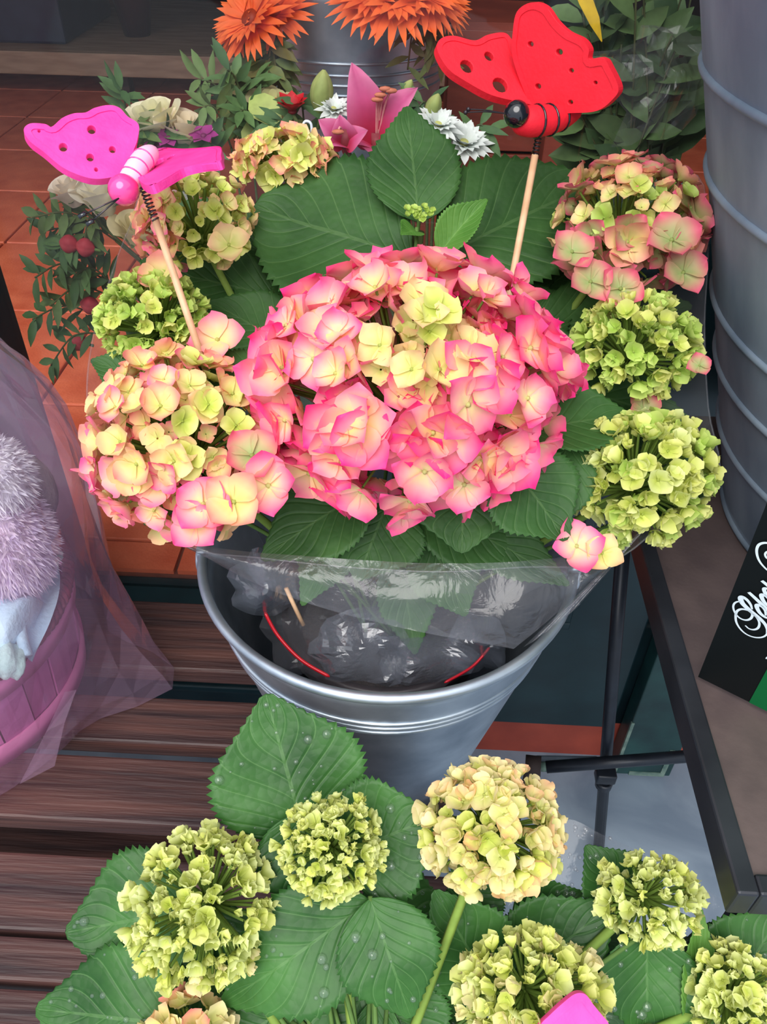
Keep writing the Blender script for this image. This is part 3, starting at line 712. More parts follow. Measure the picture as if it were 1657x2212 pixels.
head(hyf, 1062, 1792, FD - .02, 134, 122, 110, .0098, (.8, 1.25), lambda dv, r: (r.choice(('ivory', 'ivory', 'lime', 'ivory', 'cream')), 1), cupv=.85, pointed=.7, fill=110, stalk_from=CF + Vector((.01, 0, 0)), seed=23, label='dense ivory yellow flower head')
head(hyf, 1402, 1942, FD, 104, 82, 80, .0074, (.7, 1.3), lambda dv, r: (r.choice(('bud', 'lime', 'bud')), 1), stuff=True, fill=80, fillsize=.75, cupv=1.32, pointed=1.0, stalk_from=CF + Vector((.03, 0, 0)), spread=.12, seed=24)
head(hyf, 1145, 2150, FD - .03, 145, 120, 90, .0092, (.75, 1.35), lambda dv, r: (r.choice(('bud', 'lime', 'ivory', 'lime')), 1), stuff=True, fill=150, cupv=1.2, pointed=.85, stalk_from=CF + Vector((.02, -.01, 0)), spread=.1, seed=25)
head(hyf, 1590, 2160, FD - .01, 88, 98, 90, .0074, (.75, 1.3), lambda dv, r: (r.choice(('bud', 'lime', 'bud')), 1), stuff=True, fill=80, cupv=1.1, pointed=.85, stalk_from=CF + Vector((.03, -.01, 0)), seed=26)
head(hyf, 405, 2240, FD - .02, 70, 70, 30, .013, (.8, 1.2), lambda dv, r: (r.choice(('peach', 'cream', 'ivory')), 1), stuff=True, cupv=.6, pointed=.7, stalk_from=CF + Vector((-.03, -.02, 0)), seed=27)
FL = [((660, 1810), (573, 1500), 345, (.56, .565), dict(m='leafwet', cup=.06, curl=.02, shape=.42)),
      ((730, 1850), (940, 1765), 270, (.555, .545), dict(m='leafwet', cup=.08)),
      ((650, 1755), (665, 2000), 210, (.55, .53), dict(m='leafwet', cup=.1, shape=.4)),
      ((430, 1960), (130, 2020), 300, (.56, .55), dict(m='leafwet', cup=.08)),
      ((400, 2210), (60, 2190), 300, (.53, .53), dict(m='leafwet', cup=.05)),
      ((800, 1945), (470, 2180), 260, (.535, .52), dict(m='leafwet', cup=.1, droop=.08)),
      ((800, 1940), (890, 2210), 230, (.53, .51), dict(m='leafwet', cup=.06, droop=.08)),
      ((1070, 2150), (945, 1935), 220, (.55, .545), dict(m='leafwet', cup=.12)),
      ((1080, 2140), (1330, 1960), 240, (.555, .55), dict(m='leafwet', cup=.1)),
      ((1370, 1970), (1270, 1828), 160, (.57, .58), dict(m='leafwet')),
      ((1110, 2000), (1260, 1930), 140, (.58, .58), dict(m='leafwet')),
      ((1000, 1970), (1060, 1870), 140, (.585, .59), dict(m='leafwet')),
      ((1400, 2010), (1400, 2260), 230, (.55, .54), dict(m='leafwet')),
      ((1500, 2250), (1525, 1975), 90, (.545, .545), dict(m='leafyoung', cup=.3)),
      ((1560, 2160), (1700, 1975), 230, (.56, .56), dict(m='leafwet', cup=.1)),
      ((770, 1980), (980, 1990), 240, (.585, .58), dict(m='leafwet')),
      ((830, 2030), (710, 2170), 230, (.58, .57), dict(m='leafwet')),
      ((900, 2100), (1010, 2260), 240, (.58, .57), dict(m='leafwet')),
      ((600, 2000), (450, 2140), 230, (.575, .57), dict(m='leafwet')),
      ((480, 2100), (280, 2190), 240, (.565, .56), dict(m='leafwet')),
      ((700, 2110), (540, 2270), 280, (.55, .54), dict(m='leafwet')),
      ((1240, 2110), (1330, 2270), 230, (.575, .57), dict(m='leafwet')),
      ((1280, 2000), (1360, 2160), 170, (.585, .58), dict(m='leafwet')),
      ((1440, 2070), (1540, 2250), 200, (.575, .57), dict(m='leafwet')),
      ((640, 2050), (640, 2250), 220, (.58, .58), dict(m='leafwet')),
      ((860, 2080), (790, 2270), 230, (.575, .56), dict(m='leafwet')),
      ((960, 2050), (950, 2250), 230, (.57, .565), dict(m='leafwet')),
      ((560, 2030), (360, 2060), 190, (.585, .58), dict(m='leafwet')),
      ((1180, 2040), (1060, 2080), 170, (.585, .58), dict(m='leafwet')),
      ((1480, 2030), (1600, 2110), 160, (.585, .58), dict(m='leafwet')),
      ((900, 2000), (1060, 2040), 190, (.60, .60), dict(m='leafwet')),
      ((800, 2120), (700, 2300), 260, (.55, .53), dict(m='leafwet')),
      ((840, 2130), (900, 2320), 230, (.55, .53), dict(m='leafwet')),
      ((620, 2170), (470, 2290), 220, (.55, .53), dict(m='leafwet'))]
drop = MB()
for i, (b, t, wd, dd, kw) in enumerate(FL):
    ob, rw, nn = leaf(hyf, b, t, wd, dd, **kw)
    petiole(hyf, b, dd[0], CF + Vector((rnd.uniform(-.02, .02), rnd.uniform(-.015, .015), 0)))
    if kw.get('m') == 'leafwet':
        for k in range(26 if i in (0, 1, 4) else 12):
            p = rw[rnd.randrange(4, len(rw) - 3)][rnd.randrange(1, 14)]; rr = rnd.uniform(.0009, .0024) if k % 9 else .0036
            drop.ball(p + nn * rr * .25, (rr, rr, rr * .6), 8, rot=frame(nn))
drop.build('water_droplets', M['water'], hyf, kind='stuff')
# its cellophane, speckled with drops
sl2 = thing('cellophane_sleeve', 'wet clear cellophane sleeve around the green budding hydrangea', 'wrap', FP + Vector((0, 0, .12)))
toppx = [(1300, 1800, .60), (1420, 1860, .60), (1620, 1990, .585), (1720, 2150, .56), (1600, 2330, .52), (1200, 2420, .50), (700, 2420, .50), (250, 2360, .52), (60, 2230, .55), (330, 2130, .585), (620, 2010, .60), (900, 1960, .61), (1080, 1890, .61), (1200, 1775, .605)]
t2 = spline([PD(*p) for p in toppx], 5, closed=True); rowsf = []
for i in range(9):
    t = i / 8; rowsf.append([p.lerp(Vector((FP.x + .074 * math.cos(math.atan2(p.y - FP.y, p.x - FP.x)), FP.y + .074 * math.sin(math.atan2(p.y - FP.y, p.x - FP.x)), BZ + .09)), t) + Vector((0, 0, .004 * noise.noise(p * 25 + Vector((0, 0, t * 4))))) for p in t2])
MB().grid(rowsf, closed=True).build('film', M['film'], sl2)
dm = MB()
for k in range(90):
    kk = rnd.choice([0, 1, 2, 3, 4, 60, 61, 62, 63, 64, 65, 66, 67, 68, 69]); i = rnd.randrange(0, 3)
    p = rowsf[i][kk].lerp(rowsf[i + 1][kk], rnd.random()).lerp(rowsf[i][(kk + 1) % 70], rnd.random()); rr = rnd.uniform(.0008, .002)
    dm.ball(p, (rr, rr, rr * .7), 7)
dm.build('water_droplets', M['water'], sl2, kind='stuff')

# ---------------------------------------------------------------- butterflies on sticks
def plate(outline, holes, thick, bev):
    cu = bpy.data.curves.new('tmp', 'CURVE'); cu.dimensions = '2D'; cu.fill_mode = 'BOTH'; cu.extrude = thick / 2; cu.bevel_depth = bev; cu.bevel_resolution = 2
    for loop in [outline] + holes:
        sp = cu.splines.new('POLY'); sp.points.add(len(loop) - 1); sp.use_cyclic_u = True
        for q, p in zip(sp.points, loop): q.co = (p[0], p[1], 0, 1)
    ob = bpy.data.objects.new('tmp', cu); COL.objects.link(ob)
    dg = bpy.context.evaluated_depsgraph_get(); me = bpy.data.meshes.new_from_object(ob.evaluated_get(dg))
    vs = [v.co.copy() for v in me.vertices]; fs = [tuple(p.vertices) for p in me.polygons]
    bpy.data.objects.remove(ob); bpy.data.curves.remove(cu); bpy.data.meshes.remove(me)
    return vs, fs
def wing(root, outl, holes, org, nrm, m, thick=.006, inset=.0042, name='wing'):
    n = nrm.normalized(); x = (XR - n * XR.dot(n)).normalized(); y = n.cross(x)
    to2 = lambda u, v: Vector(((PN(u, v, org, n) - org).dot(x), (PN(u, v, org, n) - org).dot(y), 0))
    o2 = spline([to2(*p) for p in outl], 5, closed=True)
    cen = sum(o2, Vector((0, 0, 0))) / len(o2)
    sg_ = 1 if sum(o2[i].x * o2[i - len(o2) + 1].y - o2[i - len(o2) + 1].x * o2[i].y for i in range(len(o2))) > 0 else -1
    ins = []
    for i in range(len(o2)):
        tt = (o2[(i + 2) % len(o2)] - o2[i - 2]).normalized(); ins.append(o2[i] + Vector((-tt.y, tt.x, 0)) * sg_ * inset)
    hs = []
    for (u, v, r) in holes:
        c = to2(u, v); rr = (to2(u + r, v) - c).length; ry = (to2(u, v + r) - c).length
        hs.append([c + Vector((math.cos(a) * rr, math.sin(a) * ry, 0)) for a in [2 * math.pi * k / 14 for k in range(14)]])
    W3 = lambda p, dz=0: org + x * p.x + y * p.y + n * (p.z + dz)
    mb = MB(); vs, fs = plate([cen + (p - cen) * .97 for p in o2], hs, thick * .5, .0006); mb.add([W3(p) for p in vs], fs)
    wg = mb.build(name, m, root, origin=org, smooth=False)
    mb = MB(); vs, fs = plate(o2, [list(reversed(ins))], thick * .85, 0); mb.add([W3(p) for p in vs], fs)
    mb.build('raised_border', m, wg, smooth=False)
    return wg
def coil(p0, p1, r, turns):
    ax = (p1 - p0); z = ax.normalized(); x = z.orthogonal().normalized(); y = z.cross(x); n = turns * 12
    return [p0 + ax * (k / n) + (x * math.cos(k * math.pi / 6) + y * math.sin(k * math.pi / 6)) * r for k in range(n + 1)]
# red one
rd = .60
rb = thing('butterfly_pick', 'red wooden butterfly with black head on a bamboo stick', 'butterfly', PD(1092, 690, .61))
ro = PD(1155, 235, rd)
wing(rb, [(941, 112), (950, 90), (978, 84), (1022, 94), (1050, 82), (1085, 77), (1102, 92), (1110, 118), (1128, 150), (1150, 190), (1160, 232), (1120, 226), (1060, 212), (1010, 186), (965, 155)],
     [(1006, 148, 15), (1054, 126, 11), (1078, 188, 17)], ro, ZB + XR * .30 + YU * .25, M['red'], thick=.007)
wing(rb, [(1113, 70), (1122, 25), (1152, 5), (1182, 14), (1205, 45), (1230, 68), (1262, 84), (1277, 105), (1277, 128), (1308, 126), (1322, 145), (1341, 188), (1330, 212), (1295, 238), (1240, 243), (1165, 243), (1135, 190), (1112, 120)],
     [(1150, 95, 8), (1212, 112, 9), (1238, 152, 7), (1166, 186, 8), (1236, 220, 7), (1290, 178, 6)], ro, ZB * .62 - XR * .75 - YU * .45, M['red'], thick=.007)
bp = [PD(u, v, d) for u, v, d in ((1112, 258, .575), (1140, 262, .577), (1180, 260, .583), (1215, 252, .59), (1242, 240, .597))]
MB().tube(spline(bp, 6), [.0062 + .0045 * math.sin(math.pi * (k / 24) ** .7) for k in range(25)], 14).build('body', M['red'], rb)
for k, t in enumerate((9, 13, 17)):
    pp = spline(bp, 6); z = (pp[t + 1] - pp[t - 1]).normalized(); x = z.orthogonal().normalized(); y = z.cross(x); R = .0064 + .0045 * math.sin(math.pi * (t / 24) ** .7)
    MB().tube([pp[t] + (x * math.cos(a) + y * math.sin(a)) * R for a in [2 * math.pi * q / 24 for q in range(24)]], .0009, 5, closed=True).build('stripe', M['blackgloss'], rb)
MB().ball(PD(1116, 246, .568), .0092, 20).build('head', M['blackgloss'], rb)
for du, dv in ((1006, 243), (1012, 236)):
    a = MB().tube(spline([PD(1098, 246, .566), PD(1050, 240 + (dv - 240) * .5, .562), PD(du, dv, .56)], 5), .0005, 5)
    an = a.build('antenna', M['wire'], rb); MB().ball(PD(du, dv, .56), .0016, 8).build('tip', M['wire'], an)
st0, st1 = PD(1165, 285, .588), PD(1156, 335, .59)
MB().tube(coil(PD(1170, 262, .586), st1, .0022, 9), .0006, 5).build('spring', M['wire'], rb)
MB().tube([st1, PD(1088, 700, .605), PD(1075, 800, .62)], .0026, 8).build('stick', M['bamboo'], rb)
# pink one
pb = thing('butterfly_pick', 'hot pink wooden butterfly with pale striped body on a bamboo stick', 'butterfly', PD(425, 740, .60))
po = PD(305, 375, .545)
wing(pb, [(52, 288), (66, 274), (98, 275), (112, 281), (135, 262), (160, 252), (185, 250), (205, 240), (235, 234), (258, 240), (275, 258), (299, 276), (296, 310), (287, 335), (280, 365), (255, 385), (215, 393), (180, 388), (135, 368), (95, 335), (65, 312)],
     [(198, 285, 11), (137, 323, 11), (243, 328, 9), (195, 345, 10), (208, 371, 6), (85, 288, 5)], po, ZB + XR * .35 + YU * .35, M['pink'], thick=.007, inset=.0045)
wing(pb, [(345, 328), (400, 329), (440, 327), (478, 325), (481, 342), (479, 357), (440, 362), (400, 372), (365, 392), (330, 410), (308, 402), (302, 385), (315, 355)],
     [(322, 375, 7), (342, 358, 7), (372, 346, 4)], po, ZB * .55 - XR * .25 + YU * .8, M['pink'], thick=.006, inset=.0035)
bp = spline([PD(u, v, d) for u, v, d in ((278, 395, .52), (292, 370, .523), (310, 345, .53), (335, 325, .54))], 6)
MB().tube(bp, [.0072] * 14 + [.0068, .0062, .0054, .004, .002], 14).build('body', M['palepink'], pb)
for t in (4, 8, 12):
    z = (bp[t + 1] - bp[t - 1]).normalized(); x = z.orthogonal().normalized(); y = z.cross(x)
    MB().tube([bp[t] + (x * math.cos(a) + y * math.sin(a)) * .0072 for a in [2 * math.pi * q / 24 for q in range(24)]], .0006, 5, closed=True).build('stripe', M['pinkgloss'], pb)
MB().ball(PD(267, 410, .515), .0098, 20).build('head', M['pinkgloss'], pb)
for du, dv in ((178, 465), (195, 481)):
    an = MB().tube([PD(257, 428, .507), PD(du, dv, .505)], .0005, 5).build('antenna', M['blackgloss'], pb)
    MB().tube([PD(du + 8, dv - 4, .505), PD(du - 8, dv + 4, .505)], .0016, 6).build('tip', M['blackgloss'], an)
MB().tube(coil(PD(308, 402, .535), PD(336, 476, .54), .0024, 9), .0006, 5).build('spring', M['wire'], pb)
MB().tube([PD(334, 470, .54), PD(425, 740, .565), PD(450, 815, .575)], .0026, 8).build('stick', M['bamboo'], pb)
# third butterfly, only its wing in view
tb = thing('butterfly_pick', 'hot pink butterfly wing rising before the green bud heads', 'butterfly', PD(1230, 2330, .52))
to = PD(1240, 2290, .47)
wing(tb, [(1165, 2212), (1185, 2190), (1212, 2165), (1240, 2144), (1262, 2145), (1280, 2168), (1298, 2190), (1314, 2212), (1330, 2260), (1300, 2330), (1240, 2350), (1180, 2320), (1150, 2260)], [(1240, 2230, 9)], to, ZB + YU * .3, M['pink'], thick=.007, inset=.0045)
MB().tube([PD(1240, 2350, .47), PD(1240, 2430, .50)], .0026, 8).build('stick', M['bamboo'], tb)

# ---------------------------------------------------------------- pink gift basket in its bag
KC = Vector((-0.475, 0.55, BZ)); _a = PZ(155, 1240, .64)
KC = Vector((_a.x - .150, PZ(140, 1310, .64).y, BZ))
KR0, KR1, KH = .138, .152, .13
gb = thing('gift_basket', 'round pink wooden stave basket filled with baby gifts', 'basket', KC)
ns = 26
for k in range(ns):
    a0, a1 = 2 * math.pi * (k + .03) / ns, 2 * math.pi * (k + .97) / ns; mb = MB()
    rows_ = []
    for off in (0, -.004):
        rows_.append([[KC + Vector((math.cos(a) * (KR0 + (KR1 - KR0) * z / KH + off + .0015 * (k % 2)), math.sin(a) * (KR0 + (KR1 - KR0) * z / KH + off + .0015 * (k % 2)), z)) for a in (a0, (a0 + a1) / 2, a1)] for z in (.0, .06, KH - .004)])
    vs = [p for q in rows_ for r_ in q for p in r_]
    fs = []
    for i in range(2):
        for j in range(2):
            fs.append((i * 3 + j, i * 3 + j + 1, i * 3 + j + 4, i * 3 + j + 3)); fs.append((9 + i * 3 + j, 9 + i * 3 + j + 3, 9 + i * 3 + j + 4, 9 + i * 3 + j + 1))
    for a, b in ((0, 1), (1, 2), (2, 5), (5, 8), (8, 7), (7, 6), (6, 3), (3, 0)): fs.append((b, a, a + 9, b + 9))
    mb.add(vs, fs).build('stave', M['basket'], gb, smooth=False)
def band(z0, z1, off, name, m):
    R = lambda z: KR0 + (KR1 - KR0) * z / KH
    MB().lathe([(R(z0) + .001, z0), (R(z0) + off, z0), (R(z1) + off, z1), (R(z1) + .001, z1)], KC, 72).build(name, m, gb)
band(.0, .028, .005, 'band', M['basketband']); band(.098, .126, .005, 'band', M['basketband'])
mb = MB()
for s in range(3):
    mb.tube([KC + Vector((math.cos(a) * (KR1 + .001 + .004 * math.cos(a * 40 + s * 2.1)), math.sin(a) * (KR1 + .001 + .004 * math.cos(a * 40 + s * 2.1)), KH + .004 * math.sin(a * 40 + s * 2.1))) for a in [2 * math.pi * k / 260 for k in range(260)]], .0032, 5, closed=True)
mb.build('rim', M['wicker'], gb)
MB().lathe([(0, .012), (KR0 - .006, .012)], KC, 40).build('base', M['basket'], gb)
fm_ = MB(); fr_ = []
for i in range(10):
    fr_.append([KC + Vector((math.cos(a) * (KR1 - .012) * i / 9, math.sin(a) * (KR1 - .012) * i / 9, .138 - .03 * (i / 9) ** 2 + .012 * noise.noise(Vector((math.cos(a) * i * .5, math.sin(a) * i * .5, 3))))) for a in [2 * math.pi * k / 40 for k in range(40)]])
fm_.grid(fr_, closed=True).build('tissue_filler', M['mint'], gb, label='pale tissue filling', smooth=False)
def fur(name, label, c, r, cols, n, ln, m=None):
    mb = MB(); c = Vector(c); mb.ball(c, r, 20, col=cols[0]); rr = random.Random(5)
    for k in range(n):
        d = Vector((rr.gauss(0, 1), rr.gauss(0, 1), rr.gauss(0, 1))).normalized()
        p = c + Vector((d.x * r[0], d.y * r[1], d.z * r[2])) * .97; t = (d + Vector((rr.gauss(0, .35), rr.gauss(0, .35), rr.gauss(0, .35) - .2))).normalized()
        s = t.orthogonal().normalized() * .0012; s = Matrix.Rotation(rr.uniform(0, 6), 3, t) @ s; L = ln * rr.uniform(.6, 1.2)
        cc = mix(cols[0], cols[1], rr.random())
        mb.add([p - s, p + s, p + t * L * .6 + s * .6, p + t * L + Vector((0, 0, -L * .2))], [(0, 1, 2), (0, 2, 3)], cc)
    return mb.build(name, M['petal'], None, origin=c - Vector((0, 0, r[2])), label=label, cat='plush toy')
KT = KC + Vector((0, 0, KH))
fur('plush_toy', 'fluffy pale pink and lavender plush in the pink basket', PZ(-15, 1160, .73), (.048, .045, .072), (C(255, 240, 248), C(240, 226, 252)), 9000, .013)
fur('plush_toy', 'white fluffy plush poking above the lavender plush', PZ(-30, 1030, .80), (.035, .03, .035), (C(250, 248, 250), C(235, 232, 244)), 2500, .012)
tp = PZ(35, 1035, .79)
MB().ball(tp + Vector((-.02, .03, -.04)), (.035, .03, .045), 20).build('knitted_bundle', M['taupe'], None, label='grey beige soft bundle behind the plushes in the basket', cat='bundle')
# blue bib cup with a rolled edge
bo = thing('baby_bib', 'pale blue fleece bib with rolled edge tucked in the basket', 'bib', PZ(100, 1420, .645))
edge = [(98, 1200, .672), (60, 1240, .675), (40, 1300, .675), (46, 1370, .665), (58, 1418, .655)]
edg2 = [(124, 1215, .66), (130, 1255, .655), (120, 1310, .652), (98, 1368, .65), (70, 1415, .648)]
E1, E2 = spline([PZ(*p) for p in edge], 6), spline([PZ(*p) for p in edg2], 6)
MB().grid([[a.lerp(b, i / 8) - Vector((0, 0, .010 * math.sin(math.pi * i / 8))) + Vector((0, 0, .003 * noise.noise(a * 40 + Vector((i, 0, 0))))) for a, b in zip(E1, E2)] for i in range(9)]).build('cloth', M['blueplush'], bo)
MB().tube(E1, .0055, 8).build('rolled_edge', M['blueplush'], bo)
def softroll(name, label, pts, r, m, cat):
    mb = MB(); P = spline(pts, 6); mb.tube(P, [r * (.75 + .35 * abs(math.sin(k * .9))) * (0.6 if k in (0, len(P) - 1) else 1) for k in range(len(P))], 12)
    for i, v in enumerate(mb.v): mb.v[i] = v + Vector((1, 1, 1)) * .004 * noise.noise(v * 60)
    mb.build(name, m, None, origin=P[0], label=label, cat=cat)
softroll('rolled_towel', 'pale blue rolled towel at the front of the pink basket', [PZ(45, 1425, .648), PZ(10, 1425, .655), PZ(-50, 1430, .655), PZ(-120, 1440, .645)], .017, M['mint'], 'towel')
softroll('rolled_towel', 'mint fleece ruffle behind the blue bib in the basket', [PZ(85, 1180, .69), PZ(105, 1195, .68), PZ(120, 1215, .67)], .012, M['mint'], 'towel')
softroll('rolled_towel', 'pale mint blanket filling the basket below the lavender plush', [PZ(60, 1360, .66), PZ(-20, 1340, .665), PZ(-100, 1350, .66)], .03, M['blueplush'], 'blanket')
# bag
bag = thing('gift_bag', 'clear lilac tinted gift bag around the pink basket', 'bag', KC)
prof = [(0.002, .172), (.025, .175), (.06, .180), (.10, .186), (.14, .192), (.18, .197), (.22, .200), (.26, .198), (.30, .190), (.33, .178), (.36, .162), (.39, .143), (.42, .122), (.45, .10), (.48, .07), (.52, .03), (.56, .05), (.60, .09)]
cc = PZ(405, 1468, BZ); ca = math.atan2(cc.y - KC.y, cc.x - KC.x); cl = (Vector((cc.x, cc.y)) - Vector((KC.x, KC.y))).length
cc2 = PZ(42, 1694, BZ); ca2 = math.atan2(cc2.y - KC.y, cc2.x - KC.x); cl2 = (Vector((cc2.x, cc2.y)) - Vector((KC.x, KC.y))).length
rows_ = []; na = 54
for z, r in prof:
    row = []
    for k in range(na):
        a = 2 * math.pi * k / na; rr = r
        for aa, ll, wd in ((ca, cl, .34), (ca2, cl2, .22)):
            da = (a - aa + math.pi) % (2 * math.pi) - math.pi; pk = max(0, 1 - abs(da) / wd); fall = max(0, 1 - z / .17) ** 1.3
            rr = max(rr, rr + (ll - rr) * pk * fall) if ll > r else rr
        rr += (.012 * noise.noise(Vector((math.cos(a) * 2.2, math.sin(a) * 2.2, z * 7))) + .016 * (.5 - abs(noise.noise(Vector((math.cos(a) * 5 + z * 4, math.sin(a) * 5, z * 3))) * 1.6))) * (1 if z > .01 else .3)
        rr = max(rr, .158 if z < .16 else .02)
        row.append(KC + Vector((math.cos(a) * rr, min(math.sin(a) * rr, FY - .045 - KC.y), z)))
    rows_.append(row)
MB().grid(rows_, closed=True).build('film', M['bagfilm'], bag, smooth=False)
p = [PD(42, 1694, .775), PD(118, 1655, .785), PD(140, 1560, .77), PD(165, 1490, .775), PD(140, 1495, .765), PD(100, 1580, .762)]
MB().add(p, [(0, 1, 2, 5), (5, 2, 3, 4)]).build('fold', M['bagfilm'], bag, smooth=False)

# ---------------------------------------------------------------- brown table, large tub, sign, stand
TZ = 0.75
ta, tb2 = PZ(1400, 1180, TZ), PZ(1572, 1930, TZ)
tx = (ta.x + tb2.x) / 2; ty0_, ty1_ = tb2.y, 0.765
tab = thing('side_table', 'brown laminate table with grey metal edging beside the shopfront', 'table', (tx + .3, .45, 0))
MB().box((tx + .012, ty0_ + .012, TZ - .018), (0.95, ty1_, TZ - .004)).build('table_top', M['brown'], tab, smooth=False)
MB().box((tx, ty0_, TZ - .028), (tx + .014, ty1_, TZ), bev=.002).build('edge_rail', M['tabedge'], tab, smooth=False)
MB().box((tx + .014, ty0_, TZ - .028), (0.95, ty0_ + .014, TZ), bev=.002).build('edge_rail', M['tabedge'], tab, smooth=False)
for x, y in ((tx + .035, ty0_ + .03), (.62, ty1_ - .10), (.9, ty0_ + .03), (.9, ty1_ - .06)):
    MB().tube([(x, y, 0), (x, y, TZ - .018)], .006, 8).build('leg', M['black'], tab)
TC = Vector((0.484, 0.592, TZ - .004)); TH = .52
_e = PY(1545, 0, TC.y); rt_ = TC.x - _e.x; zt_ = _e.z - TZ; rb_ = .176
slope = (rt_ - rb_) / zt_
tub = thing('metal_tub', 'tall flared galvanised tub with ribs standing on the brown table', 'tub', TC)
R = lambda z: rb_ + slope * z
zs = [TH * k / 40 for k in range(41)]
prof = [(0, .004), (rb_ - .004, .004), (rb_, 0)] + [(R(z), z) for z in zs] + [(R(z) - .003, z) for z in reversed(zs)] + [(0, .01)]
MB().lathe(prof, TC, 96).build('body', M['galvdull'], tub)
for z in (.004, .085, .150, .205, .30, .37):
    MB().tube([TC + Vector((math.cos(a) * R(z), math.sin(a) * R(z), z)) for a in [2 * math.pi * k / 110 for k in range(110)]], .0034, 8, closed=True).build('rib', M['galvdull'], tub)
MB().tube([TC + Vector((math.cos(a) * R(TH), math.sin(a) * R(TH), TH)) for a in [2 * math.pi * k / 110 for k in range(110)]], .005, 8, closed=True).build('rim', M['galvdull'], tub)
# sign leaning on the tub
A = PZ(1508, 1462, TZ + .002); B = PZ(1800, 1606, TZ + .002); e1 = (B - A).normalized()
rc = ray(1659, 1080); tC = (A - CAM).dot(e1) / rc.dot(e1); Cc = CAM + rc * tC
if Cc.z < A.z: Cc.z = A.z + .05
e2 = (Cc - A).normalized(); e3 = e1.cross(e2).normalized()
if e3.dot(ZB) < 0: e3 = -e3
SL, SW = (Cc - A).length * 1.25, .15
sg = thing('sign_board', 'black sign board with white script lettering and green band leaning on the tub', 'sign', A)
def quadbox(a0, a1, b0, b1, h0, h1, name, m):
    vs = [A + e1 * a + e2 * b + e3 * h for h in (h0, h1) for b in (b0, b1) for a in (a0, a1)]
    MB().add(vs, [(0, 2, 3, 1), (4, 5, 7, 6), (0, 1, 5, 4), (2, 6, 7, 3), (0, 4, 6, 2), (1, 3, 7, 5)]).build(name, m, sg, smooth=False)
gp = PN(1618, 1517, A, e3); ga_ = (gp - A).dot(e1)
quadbox(0, SW, 0, SL, -.004, 0, 'board', M['signblack'])
quadbox(ga_, SW, .0005, SL - .0005, .0001, .0006, 'green_band', M['signgreen'])
def stroke(pts, w0, w1=None, n=8):
    """white ribbon painted on the board along zoomed trace points"""
    P = spline([Vector((1557 + X * .113, 1150 + Y * .113, 0)) for X, Y in pts], n); m = len(P); mb = MB(); q = []
    P3 = [PN(p.x, p.y, A + e3 * .001, e3) for p in P]
    for i, p in enumerate(P3):
        t = (P3[min(m - 1, i + 1)] - P3[max(0, i - 1)]).normalized(); s = t.cross(e3).normalized()
        k = i / (m - 1); ww = w0 + ((w1 if w1 is not None else w0) - w0) * math.sin(math.pi * k)
        q.append([p - s * ww, p + s * ww])
    mb.grid(q).build('letter_stroke', M['signwhite'], sg, smooth=False)
tw = .00056
stroke([(380, 1330), (320, 1325), (260, 1360), (240, 1430), (265, 1520), (330, 1610), (420, 1665), (510, 1675), (580, 1640), (605, 1570), (560, 1510), (470, 1475), (380, 1470), (310, 1510), (285, 1600), (300, 1720), (370, 1840), (480, 1940), (620, 2000), (760, 2010), (860, 1970), (900, 1890)], tw, tw * 1.5)
stroke([(600, 1470), (570, 1380), (500, 1290), (420, 1240), (380, 1270), (420, 1360), (520, 1460), (640, 1560), (760, 1660), (850, 1760), (890, 1860), (880, 1930)], tw, tw * 3.4)
stroke([(470, 1780), (540, 1840), (630, 1860), (710, 1830), (740, 1750), (710, 1660), (650, 1590), (600, 1545)], tw, tw * 1.4)
stroke([(860, 1590), (850, 1500), (790, 1420), (710, 1390), (690, 1430), (750, 1540), (850, 1620), (950, 1640), (1010, 1580)], tw, tw * 2.6)
stroke([(535, 1145), (640, 1240), (780, 1370), (900, 1480), (1000, 1560), (1060, 1540)], tw * 2.2, tw * 2.8)
stroke([(960, 1420), (950, 1330), (880, 1230), (800, 1195), (780, 1230), (830, 1330), (930, 1420), (1030, 1440), (1090, 1390)], tw, tw * 2.6)
stroke([(960, 1130), (900, 1080), (840, 1075), (835, 1120), (890, 1220), (990, 1290), (1090, 1290), (1140, 1230)], tw, tw * 2.4)
stroke([(785, 925), (880, 1000), (1000, 1110), (1080, 1190), (1150, 1160)], tw * 2.2, tw * 2.6)
stroke([(985, 860), (925, 960)], tw * 1.2)
stroke([(960, 380), (890, 370), (850, 420), (880, 490), (960, 520), (1040, 470), (1050, 360), (980, 240), (860, 200), (740, 230), (690, 320), (700, 450), (760, 580), (880, 710), (1010, 790), (1130, 800)], tw, tw * 1.5)
stroke([(880, 2420), (890, 2400), (1000, 2300)], tw * 1.4)
# black stand with floor bar
g0 = PZ(1292, 1850, .004); t0 = PY(1346, 1185, g0.y + .055)
stn = thing('floor_stand', 'black metal pole stand with floor bar and rubber cap beside the bucket', 'stand', g0)
MB().tube([g0, t0], .0085, 12).build('pole', M['black'], stn)
kp = PD(1307, 1655, 0); 
def onpole(v):
    best = min((abs(((g0.lerp(t0, k / 400) - CAM).dot(YU) / -(g0.lerp(t0, k / 400) - CAM).dot(ZB)) * -F + CV - v), k) for k in range(401)); return g0.lerp(t0, best[1] / 400)
kp = onpole(1655); yb_ = kp.y - .017
bl, br = PY(1180, 1657, yb_), PY(1510, 1632, yb_)
MB().tube([bl, br], .0085, 12).build('cross_bar', M['black'], stn)
cp = PY(1135, 1652, yb_ + .004); MB().tube([cp, cp.lerp(bl, .75)], [.014, .014], 14).build('rubber_cap', M['rubber'], stn)
MB().tube([cp.lerp(bl, .75), bl + (br - bl) * .02], .007, 10).build('collar', M['wornedge'], stn)
MB().lathe([(.0085, -.006), (.012, -.006), (.012, .006), (.0085, .006)], onpole(1692), 16).build('pole_ring', M['black'], stn)
